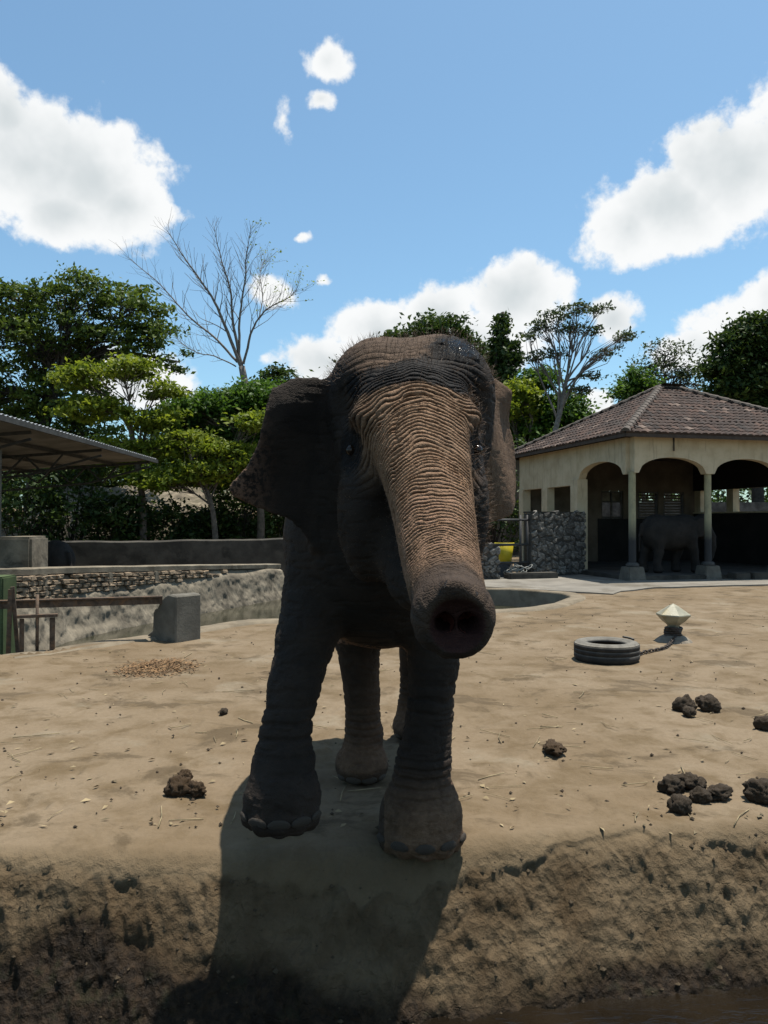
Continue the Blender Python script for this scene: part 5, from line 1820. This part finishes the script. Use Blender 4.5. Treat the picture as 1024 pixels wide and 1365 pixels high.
    tree('broadleaf_tree', 'large dark tree standing over the right end of the tile roof', base_at(1010, d), [P(1010, 640, d), P(1005, 560, d), P(1005, 510, d)],
         [lobe(1005, 440, d, 30, 22), lobe(985, 462, d, 30, 24), lobe(1035, 450, d, 50, 36), lobe(965, 492, d, 28, 18), lobe(1000, 500, d, 50, 34), lobe(1060, 500, d, 60, 50), lobe(975, 530, d, 40, 24), lobe(1040, 550, d, 60, 30)], 560, 60, 0.26, 'leaf_dark', 'bark_dark', 0.32, 0.55, 0.5, 24)


build_trees()


def bare_tree():
    d = 40
    base = base_at(333, d)
    root = empty('bare_tree', base, label='tall leafless tree with fine upswept twigs and a few pale leaves', cat='tree')
    r = np.random.default_rng(5)
    wood = MB()
    tips = []
    ztop = P(300, 292, d)[2]
    B = np.array(base)

    def grow(p, dirv, length, rad, depth):
        n = 5
        pts = [p.copy()]
        q = p.copy(); dv = dirv.copy()
        for k in range(n):
            dv = dv + r.normal(0, 0.07, 3) + np.array([0, 0, 0.035 if depth > 0 else 0])
            dv /= np.linalg.norm(dv)
            q = q + dv * length / n
            pts.append(q.copy())
            if q[2] > ztop:
                break
        wood.tube([(x - B).tolist() for x in pts], np.linspace(rad, rad * 0.62, len(pts)).tolist(), 7 if depth < 2 else 4, cap=False)
        if depth >= 5 or len(pts) < n + 1:
            tips.append(q)
            return
        nb = 2
        for j in range(nb):
            i = n if j == 0 else int(r.integers(2, n + 1))
            side = r.normal(0, 1, 3); side[1] *= 0.8
            side -= dv * (side @ dv); side /= np.linalg.norm(side)
            sp = 0.22 if j == 0 else r.uniform(0.45, 0.8)
            nd = dv * math.cos(sp) + side * math.sin(sp) + np.array([0, 0, 0.10])
            nd /= np.linalg.norm(nd)
            grow(pts[i], nd, length * r.uniform(0.60, 0.84), rad * (0.62 if j == 0 else 0.45), depth + 1)

    foot = np.array(P(333, 560, d)); fork = np.array(P(322, 488, d))
    wood.tube([(x - B).tolist() for x in crom(np.array([base, foot, fork]), 8)], np.linspace(0.26, 0.17, 8).tolist(), 9)
    limbs = [([(322, 490), (300, 435), (280, 390), (250, 345), (222, 305)], 0.10), ([(322, 488), (313, 440), (308, 390), (298, 350), (290, 305)], 0.09),
             ([(318, 470), (318, 420), (325, 370), (328, 335), (333, 300)], 0.075), ([(324, 485), (338, 440), (352, 415), (378, 398), (395, 385)], 0.07),
             ([(316, 482), (290, 455), (255, 425), (215, 380), (172, 345)], 0.07), ([(314, 488), (285, 475), (255, 468), (232, 452)], 0.04), ([(345, 425), (350, 395), (345, 365), (350, 345)], 0.035)]
    for pts_, rad in limbs:
        dd = r.normal(0, 1.5)
        lp = crom(np.array([P(x, y, d + dd * k / 4) for k, (x, y) in enumerate(pts_)]), 24)
        lp[1:] += np.cumsum(r.normal(0, 0.018, (23, 3)), 0)
        rr = np.linspace(rad, 0.012, 24)
        wood.tube([(x - B).tolist() for x in lp], rr.tolist(), 6, cap=False)
        sgn = 1
        for k in range(5, 24):
            for _ in range(1 if k < 12 else 2):
                dv = lp[min(k + 1, 23)] - lp[k - 1]; dv /= np.linalg.norm(dv)
                side = np.cross(dv, np.array([0, 1, 0])) * sgn + r.normal(0, 0.5, 3)
                side /= np.linalg.norm(side)
                sgn = -sgn
                nd = dv * 0.75 + side * r.uniform(0.35, 0.75) + np.array([0, 0, 0.18]); nd /= np.linalg.norm(nd)
                grow(lp[k], nd, r.uniform(0.6, 1.25) * (1.15 - 0.02 * k), max(0.010, rr[k] * 0.42), 4 if k > 9 else 3)
    wood.build('trunk', MATS['bark_grey'], root)
    tips = np.array(tips)
    sel = tips[(tips[:, 0] > P(335, 400, d)[0])]
    if len(sel) < 5:
        sel = tips
    V, F, t = leaf_arrays(sel[::2], np.full(len(sel[::2]), 0.35), 4, 0.13, r, 0.5)
    obj('crown', np_mesh('crown', V - B.astype(np.float32), F, True, {'tint': t}), MATS['leaf_yellow'], root)


bare_tree()


def shrub(name, label, x, y, d, rx, ry, mat, n, per, leaf, seed, group=None):
    r = np.random.default_rng(seed)
    X, Y, Z = P(x, y, d)
    base = (X, Y, gz(X, Y) - 0.05)
    k = d / FPX
    root = empty(name, base, label=label, cat='shrub', group=group)
    C = []
    wood = MB()
    top = Z + ry * k
    for _ in range(n):
        v = r.normal(0, 1, 3); v /= np.linalg.norm(v)
        p = np.array([X + v[0] * rx * k, Y + v[1] * rx * k * .6, base[2] + (top - base[2]) * (0.12 + 0.88 * r.uniform(0, 1) ** 0.8)])
        C.append(p)
        if r.random() < 0.4:
            wood.tube([(r.normal(0, .1), r.normal(0, .1), 0), ((p - base) * 0.5 + r.normal(0, .1, 3)).tolist(), (p - base).tolist()], [0.03, 0.02, 0.008], 4, cap=False)
    V, F, t = leaf_arrays(np.array(C), np.full(n, 0.42), per, leaf, r, 0.7)
    wood.build('stems', MATS['bark_dark'], root)
    obj('foliage', np_mesh('foliage', V - np.array(base, np.float32), F, True, {'tint': t}), MATS[mat], root)


for i, (x, y, d, rx, ry, mt) in enumerate(((60, 625, 33, 55, 50, 'leaf_mid'), (140, 640, 34, 50, 40, 'leaf_olive'), (225, 640, 34, 50, 45, 'leaf_mid'), (300, 640, 33, 50, 50, 'leaf_olive'), (375, 630, 33, 50, 55, 'leaf_mid'))):
    shrub('tall_shrub', 'tall leafy shrub filling the gap between the tree trunks behind the low wall', x, y, d, rx, ry, mt, 95, 46, 0.24, 160 + i, 'tall shrubs between the trunks')
G1 = 'dark shrubs behind the low wall'
LBL = ['dark shrub below the shed roof behind the concrete block', 'dark shrub below the free corner of the shed roof', 'low dark shrub at the foot of the yellow green feathery tree', 'low dark shrub before the rough earth slope', 'low dark shrub beside the trunk of the lime green tree', 'dark shrub beside the slim trunk under the big elephant ear', 'dark shrub showing beside the shoulder of the big elephant', 'dark shrub hidden behind the big elephant']
for i, (x, y, d, rx, ry) in enumerate(((30, 660, 24.5, 50, 45), (95, 650, 25.5, 45, 50), (150, 690, 26, 40, 26), (205, 695, 27, 45, 22), (265, 700, 28, 40, 20), (325, 690, 28.5, 40, 34), (385, 670, 29, 45, 45), (450, 660, 29.5, 50, 50), (520, 660, 30, 50, 50), (590, 660, 30, 50, 50), (655, 640, 30, 40, 55))):
    shrub('shrub', LBL[min(i, 7)], x, y, d, rx, ry, 'leaf_dark', 70, 46, 0.20, 100 + i, G1)
for i, (x, y, d, rx, ry) in enumerate(((760, 600, 33, 30, 30), (960, 620, 38, 60, 40), (1080, 600, 36, 60, 60))):
    shrub('shrub', 'green shrub growing against the boundary wall behind the pavilion', x, y, d, rx, ry, 'leaf_mid', 60, 46, 0.22, 130 + i, 'shrubs behind the pavilion')


def wood_mass():
    r = np.random.default_rng(77)
    n = 1500
    x = r.uniform(-70, 75, n); y = r.uniform(56, 72, n)
    h = 7.5 + 3.0 * (fbm(x * 0.12, y * 0.05, octv=3, seed=7) - 0.5)
    z = 1.0 + h * r.uniform(0.0, 1, n) ** 0.7
    V, F, t = leaf_arrays(np.stack([x, y, z], -1), np.full(n, 1.5), 44, 0.55, r, 0.6)
    o = obj('distant_wood', np_mesh('distant_wood', V, F, True, {'tint': t * .7}), MATS['leaf_dark'])
    props(o, 'dark green wood closing the view far behind the enclosure', 'trees', kind='stuff')


wood_mass()
# sunlit rough earth slope under the trees
def slope():
    nx, ny = 60, 24
    X, Y = np.meshgrid(np.linspace(-13.5, -5.0, nx), np.linspace(28.5, 31.5, ny), indexing='ij')
    u = (Y - 28.5) / 3.0
    Z = 1.75 + 1.3 * u + 0.28 * (fbm(X * 1.6, Y * 1.6, octv=4, seed=3) - .5)
    Z[:, 0] = -0.6
    V = np.stack([X, Y, Z], -1).reshape(-1, 3)
    idx = np.arange(nx * ny).reshape(nx, ny)
    F = np.stack([idx[:-1, :-1], idx[1:, :-1], idx[1:, 1:], idx[:-1, 1:]], -1).reshape(-1, 4)
    o = obj('earth_slope', np_mesh('earth_slope', V, F), MATS['rocky_slope'])
    props(o, kind='structure')


simple('rocky_slope', (0.15, 0.125, 0.09), 0.95, 0.5, 3.0, 0.8, 8, dirt=(0.09, 0.08, 0.05))
slope()
# ================================================================== THINGS ON THE GROUND
def rubber(nb, bs):
    p = nb.coord('Object')
    n = nb.noise(p, 9.0, 6, 0.7)
    nor = nb.node('ShaderNodeSeparateXYZ'); nb.put(nor.inputs[0], nb.node('ShaderNodeNewGeometry').outputs['Normal'])
    dusty = nb.math('MULTIPLY', nb.ramp(nor.outputs[2], 0.2, 0.9), nb.ramp(n, 0.25, 0.6, 0.5, 1.0))
    c = nb.mix(dusty, nb.mix(nb.ramp(n, .35, .65), (0.018, 0.017, 0.016), (0.035, 0.031, 0.027)), (0.15, 0.138, 0.116))
    nb.put(bs.inputs['Base Color'], c)
    bs.inputs['Roughness'].default_value = 0.85
    nb.put(bs.inputs['Normal'], nb.bump(nb.noise(p, 70, 4, 0.6), 0.4, 0.01))


material('rubber', rubber)
simple('dung', (0.050, 0.036, 0.023), 0.95, 0.4, 22.0, 0.8, 70, dirt=(0.026, 0.019, 0.012))
simple('dung_dry', (0.080, 0.050, 0.026), 0.95, 0.45, 26.0, 1.0, 80, dirt=(0.045, 0.029, 0.015))
simple('post_paint', (0.25, 0.235, 0.17), 0.5, 0.2, 6.0, 0.2, 40, 0.1, dirt=(0.24, 0.19, 0.09), spec=0.5)
simple('chain_iron', (0.05, 0.04, 0.033), 0.6, 0.3, 30, 0.3, 80, 0.5)
simple('mound_cement', (0.17, 0.145, 0.112), 0.95, 0.25, 8, 0.6, 40)
simple('dry_straw', (0.24, 0.19, 0.11), 0.85, 0.4, 10, 0)
simple('dry_leaf', (0.20, 0.155, 0.088), 0.85, 0.6, 4, 0)
simple('clod', (0.06, 0.043, 0.025), 0.95, 0.4, 20, 0.4)
simple('chips', (0.145, 0.085, 0.04), 0.9, 0.6, 8, 0.3)


def tyre():
    x, y, z = G(808, 884)
    y += 0.30
    x = (808 - 512) * y / FPX
    R, H = 0.37, 0.235
    root = empty('tyre', (x, y, gz(x, y) - 0.012), 0.4, label='worn black tyre lying flat on the soil', cat='tyre')
    prof = [(0.215, 0.035), (0.235, 0.015), (0.30, 0.0), (0.345, 0.012), (0.366, 0.04)]
    for k in range(3):
        z = 0.055 + k * 0.053
        prof += [(0.371, z), (0.371, z + 0.043), (0.366, z + 0.045), (0.366, z + 0.051)]
    prof += [(0.366, H - 0.03), (0.345, H - 0.008), (0.30, H + 0.004), (0.262, H - 0.002), (0.255, H - 0.012), (0.235, H - 0.014), (0.222, H - 0.03), (0.215, H - 0.05), (0.225, H - 0.055), (0.30, H - 0.045), (0.34, H - 0.07), (0.345, 0.07), (0.30, 0.04), (0.225, 0.05), (0.215, 0.035)]
    MB().lathe(prof, 56).build('casing', MATS['rubber'], root)
    MB().tube([(0.26 + 0.10 * math.cos(a), 0.06 + 0.18 * math.sin(a), H + 0.008) for a in np.linspace(-1.0, 0.4, 8)], 0.014, 6).build('strap', MATS['rubber'], root)
    return x, y


TX, TY = tyre()


def bollard():
    x, y, z = G(897, 853)
    root = empty('tether_post', (x, y, gz(x, y)), 0.5, label='short tether post with a pale diamond shaped metal head on a cement mound', cat='post')
    h = MB()
    h.lathe([(0.001, 0.505), (0.07, 0.47), (0.15, 0.415), (0.222, 0.365), (0.226, 0.352), (0.214, 0.338), (0.15, 0.27), (0.09, 0.225), (0.075, 0.20), (0.075, 0.05)], 6, smooth=False)
    h.build('head', MATS['post_paint'], root)
    m = MB()
    m.lathe([(0.30, -0.06), (0.23, 0.015), (0.17, 0.06), (0.11, 0.085), (0.001, 0.09)], 20)
    m.build('mound', MATS['mound_cement'], root)
    r = random.Random(2)
    for k in range(4):
        zz = 0.095 + k * 0.028
        a0 = r.uniform(0, 6)
        MB().tube([((0.10 + 0.012 * math.sin(3 * a + k)) * math.cos(a), (0.10 + 0.012 * math.sin(3 * a + k)) * math.sin(a), zz + 0.01 * math.sin(2 * a + a0)) for a in np.linspace(0, 2 * math.pi, 25)], 0.017, 6).build('chain_wrap', MATS['chain_iron'], root)
    return x, y


BX, BY = bollard()


def chain():
    a = Vector((BX + 0.0, BY - 0.10, gz(BX, BY) + 0.11)); b_ = Vector((TX + 0.36, TY + 0.05, gz(TX, TY) + 0.06))
    root = empty('chain', (a + b_) / 2, label='rusty chain running over the soil from tether post to tyre', cat='chain')
    off = (a + b_) / 2
    pts = []
    for k in range(25):
        t = k / 24
        p = a.lerp(b_, t)
        p.z = gz(p.x, p.y) + 0.022 + 0.09 * max(0, 1 - t * 4) ** 2 + 0.05 * max(0, (t - 0.85) / 0.15)
        p.x += 0.07 * math.sin(t * 5.0) * math.sin(math.pi * t)
        p.y += 0.05 * math.sin(t * 9.0) * math.sin(math.pi * t)
        pts.append(p)
    pts = crom(np.array([tuple(p) for p in pts]), 400)
    link = MB()
    rr, hl = 0.018, 0.024
    loop = [(hl + rr * math.cos(t), rr * math.sin(t), 0) for t in np.linspace(-math.pi / 2, math.pi / 2, 7)] + [(-hl + rr * math.cos(t), rr * math.sin(t), 0) for t in np.linspace(math.pi / 2, 1.5 * math.pi, 7)]
    link.tube(loop + [loop[0]], 0.0075, 6, cap=False)
    me = link.mesh('link')
    me.materials.append(MATS['chain_iron'])
    L = np.concatenate([[0], np.cumsum(np.linalg.norm(np.diff(pts, axis=0), axis=1))])
    n = int(L[-1] / 0.062)
    for k in range(n):
        s = (k + 0.5) * L[-1] / n
        p = Vector([float(np.interp(s, L, pts[:, i])) for i in range(3)])
        q = Vector([float(np.interp(s + 0.03, L, pts[:, i])) for i in range(3)])
        d = (q - p).normalized()
        rot = d.to_track_quat('X', 'Z').to_matrix() @ Matrix.Rotation(math.radians(45 if k % 2 else -45), 3, 'X')
        obj('link', me, None, root, loc=p - off, rot=rot.to_euler())


chain()


def dung_mesh(seed, rough=1.0, elong=1.0):
    bm = bmesh.new()
    bmesh.ops.create_icosphere(bm, subdivisions=4, radius=1.0)
    V = np.array([v.co[:] for v in bm.verts], np.float32)
    n = fbm(V[:, 0] * 2 + seed * 7.3, V[:, 1] * 2, V[:, 2] * 2, octv=3, seed=seed)
    n2 = fbm(V[:, 0] * 8 + seed, V[:, 1] * 8, V[:, 2] * 8, octv=3, seed=seed + 5)
    s = 1 + rough * (0.55 * (n - .5) + 0.28 * (n2 - .5))
    V = V * s[:, None] * np.array([elong, 1, 0.9])
    V[:, 2] = np.maximum(V[:, 2], -0.62)
    for v, c in zip(bm.verts, V):
        v.co = c
    me = bpy.data.meshes.new('dung_ball')
    bm.to_mesh(me); bm.free()
    me.polygons.foreach_set('use_smooth', [True] * len(me.polygons))
    return me


DUNG = [dung_mesh(k, 0.9 + 0.15 * k, 1 + 0.06 * k) for k in range(5)]
DUNGR = [dung_mesh(20 + k, 1.9, 1.2) for k in range(3)]
_dc = [0]


def dung(x, y, rpx, label, group, rough=False, mat='dung', dz=0.0, sc_=(1, 1, 1)):
    X, Y, Z = G(x, y)
    r = rpx * 0.9 * Y / FPX
    _dc[0] += 1
    k = _dc[0]
    me = (DUNGR if rough else DUNG)[k % (3 if rough else 5)].copy()
    o = obj('dung_ball', me, MATS[mat], loc=(X, Y + r * 0.75, gz(X, Y) + r * 0.56 + dz), rot=(0, 0, k * 1.7), scale=(r * sc_[0], r * sc_[1], r * sc_[2]))
    props(o, label, 'dung', group)


g = 'dung balls piled near the bank edge'
lb = 'dark dung ball in the pile near the bank edge'
dung(909, 1084, 17, lb, g); dung(936, 1070, 14, lb, g); dung(932, 1052, 11, lb, g); dung(898, 1058, 15, lb, g, True); dung(921, 1053, 15, lb, g, True, sc_=(1.1, 1, .9))
dung(960, 1066, 15, 'flattened crumbling dung lump beside the dung pile near the bank edge', None, True, sc_=(1.15, 1.0, .8))
g = 'dung balls in the pile between tyre and bank edge'
lb = 'brown dung ball in the loose pile between tyre and bank edge'
dung(915, 948, 13, lb, g, sc_=(1.1, 1, 1.2)); dung(920, 954, 9, lb, g); dung(948, 948, 12, lb, g, sc_=(1, 1, 1.15)); dung(936, 938, 8, lb, g); dung(947, 936, 8, lb, g)
dung(740, 1006, 14, 'single rough dung lump alone on open soil', None, True, 'dung_dry', sc_=(1.35, 1, .75))
dung(1022, 972, 13, 'rounded dung ball apart from the piles, right of the loose pile', None)
dung(1020, 1070, 20, 'large dung ball apart, right of the pile near the bank edge', None)
g = 'broken dung pieces beside the elephant shadow'
lb = 'broken fibrous brown dung piece left of the elephant shadow'
dung(237, 1060, 14, lb, g, True, 'dung_dry', sc_=(1.1, 1, 1.3)); dung(262, 1060, 12, lb, g, True, 'dung_dry'); dung(246, 1046, 9, lb, g, True, 'dung_dry', 0.02, (1, 1, 1.3))
dung(298, 952, 6, 'tiny dung crumb left of the lifted front leg', None)


def litter():
    r = np.random.default_rng(9)
    # dry leaves and straw over the soil
    n = 620
    y = 4.0 + 13 * r.uniform(0, 1, n) ** 1.7
    x = r.uniform(-0.56, 0.56, n) * (y + 1.0)
    ok = (poly_sd(x, y, POOL) > 0.3)
    x, y = x[ok], y[ok]
    n = len(x)
    z = ground_z(x, y) + 0.006
    a = r.uniform(0, 6.28, n); L = r.uniform(0.008, 0.032, n); W = L * r.uniform(0.15, 0.5, n)
    dx, dy = np.cos(a) * L, np.sin(a) * L
    ex, ey = -np.sin(a) * W, np.cos(a) * W
    tz = r.uniform(0.0, 0.016, n)
    V = np.stack([np.stack([x - dx, y - dy, z], -1), np.stack([x + ex, y + ey, z + tz], -1), np.stack([x + dx, y + dy, z + 0.004], -1), np.stack([x - ex, y - ey, z + tz * .3], -1)], 1).reshape(-1, 3)
    o = obj('leaf_litter', np_mesh('leaf_litter', V, np.arange(n * 4).reshape(-1, 4)), MATS['dry_leaf'])
    props(o, 'small dry leaves and husks strewn over the soil', 'litter', kind='stuff')
    m = MB()
    rr = random.Random(4)
    for k in range(150):
        yy = 4.1 + 9 * rr.random() ** 1.5
        xx = rr.uniform(-.55, .55) * (yy + .5)
        if float(poly_sd(np.array([xx]), np.array([yy]), POOL)[0]) < 0.3:
            continue
        aa = rr.uniform(0, 6.28); ll = rr.uniform(0.04, 0.16)
        pts = []
        for t in (-1, 0, 1):
            px, py = xx + math.cos(aa) * ll * t + (t == 0) * rr.uniform(-.02, .02), yy + math.sin(aa) * ll * t
            pts.append((px, py, gz(px, py) + 0.010))
        m.tube(pts, rr.uniform(0.0015, 0.0035), 4)
    o = m.build('straw', MATS['dry_straw'])
    props(o, 'scattered straw stalks lying on the bare soil', 'straw', kind='stuff')
    # dark crumbs of soil and dung
    bmv, bmf = [], []
    n = 420
    y = 4.0 + 12 * r.uniform(0, 1, n) ** 1.6
    x = r.uniform(-0.56, 0.56, n) * (y + .8)
    ok = poly_sd(x, y, POOL) > 0.3
    for xx, yy in zip(x[ok], y[ok]):
        s = r.uniform(0.005, 0.016)
        z = gz(xx, yy) + s * .5
        o0 = len(bmv)
        for q in ((1, 0, 0), (-1, 0, 0), (0, 1, 0), (0, -1, 0), (0, 0, 1), (0, 0, -1)):
            bmv.append((xx + q[0] * s * r.uniform(.6, 1.3), yy + q[1] * s * r.uniform(.6, 1.3), z + q[2] * s * r.uniform(.5, .9)))
        for a_, b_, c_ in ((0, 2, 4), (2, 1, 4), (1, 3, 4), (3, 0, 4), (2, 0, 5), (1, 2, 5), (3, 1, 5), (0, 3, 5)):
            bmf.append((o0 + a_, o0 + b_, o0 + c_))
    o = obj('soil_crumbs', np_mesh('soil_crumbs', np.array(bmv), np.array(bmf), False), MATS['dung'])
    props(o, 'dark crumbs of earth dotted over the soil', 'soil', kind='stuff')
    # loose clods lying on the face of the bank
    bmv, bmf = [], []
    k = 0
    gv = np.empty(len(GROUND.data.vertices) * 3, np.float32); GROUND.data.vertices.foreach_get('co', gv); gv = gv.reshape(-1, 3)
    cand = gv[(np.abs(gv[:, 0]) < 2.3) & (gv[:, 2] < -0.07) & (gv[:, 2] > -0.62) & (gv[:, 1] > 3.0) & (gv[:, 1] < 4.2)]
    cand = cand[r.choice(len(cand), 260, replace=False)]
    for (xx, yy, zz) in cand:
        s = 0.004 + 0.012 * r.uniform(0, 1) ** 3
        o0 = len(bmv)
        for q in ((1, 0, 0), (-1, 0, 0), (0, 1, 0), (0, -1, 0), (0, 0, 1), (0, 0, -1)):
            bmv.append((xx + q[0] * s * r.uniform(.6, 1.5), yy + q[1] * s * r.uniform(.6, 1.3), zz + q[2] * s * r.uniform(.6, 1.2)))
        for a_, b_, c_ in ((0, 2, 4), (2, 1, 4), (1, 3, 4), (3, 0, 4), (2, 0, 5), (1, 2, 5), (3, 1, 5), (0, 3, 5)):
            bmf.append((o0 + a_, o0 + b_, o0 + c_))
    o = obj('bank_clods', np_mesh('bank_clods', np.array(bmv), np.array(bmf), False), MATS['clod'])
    props(o, 'small loose clods of earth on the face of the bank', 'soil', kind='stuff')
    # patch of chopped husks
    cx, cy, _ = G(210, 889)
    n = 1500
    rad = np.sqrt(r.uniform(0, 1, n)) * r.uniform(.5, 1, n)
    th = r.uniform(0, 6.28, n)
    x = cx + rad * np.cos(th) * 0.52 + 0.05 * r.normal(0, 1, n); y = cy + rad * np.sin(th) * 0.62
    z = ground_z(x, y) + 0.008 + 0.03 * (1 - rad) * r.uniform(0, 1, n)
    L = r.uniform(0.010, 0.034, n); a = r.uniform(0, 6.28, n); tl = r.uniform(-.6, .6, n)
    dx, dy, dz = np.cos(a) * L, np.sin(a) * L, tl * L
    ex, ey = -np.sin(a) * L * .35, np.cos(a) * L * .35
    V = np.stack([np.stack([x - dx, y - dy, z - dz * .3], -1), np.stack([x + ex, y + ey, z + .004], -1), np.stack([x + dx, y + dy, z + np.abs(dz)], -1), np.stack([x - ex, y - ey, z], -1)], 1).reshape(-1, 3)
    o = obj('husk_patch', np_mesh('husk_patch', V, np.arange(n * 4).reshape(-1, 4), False), MATS['chips'])
    props(o, 'patch of chopped brown husks spread on the soil before the pool', 'husks', kind='stuff')


litter()
print('done', time.time() - T0)
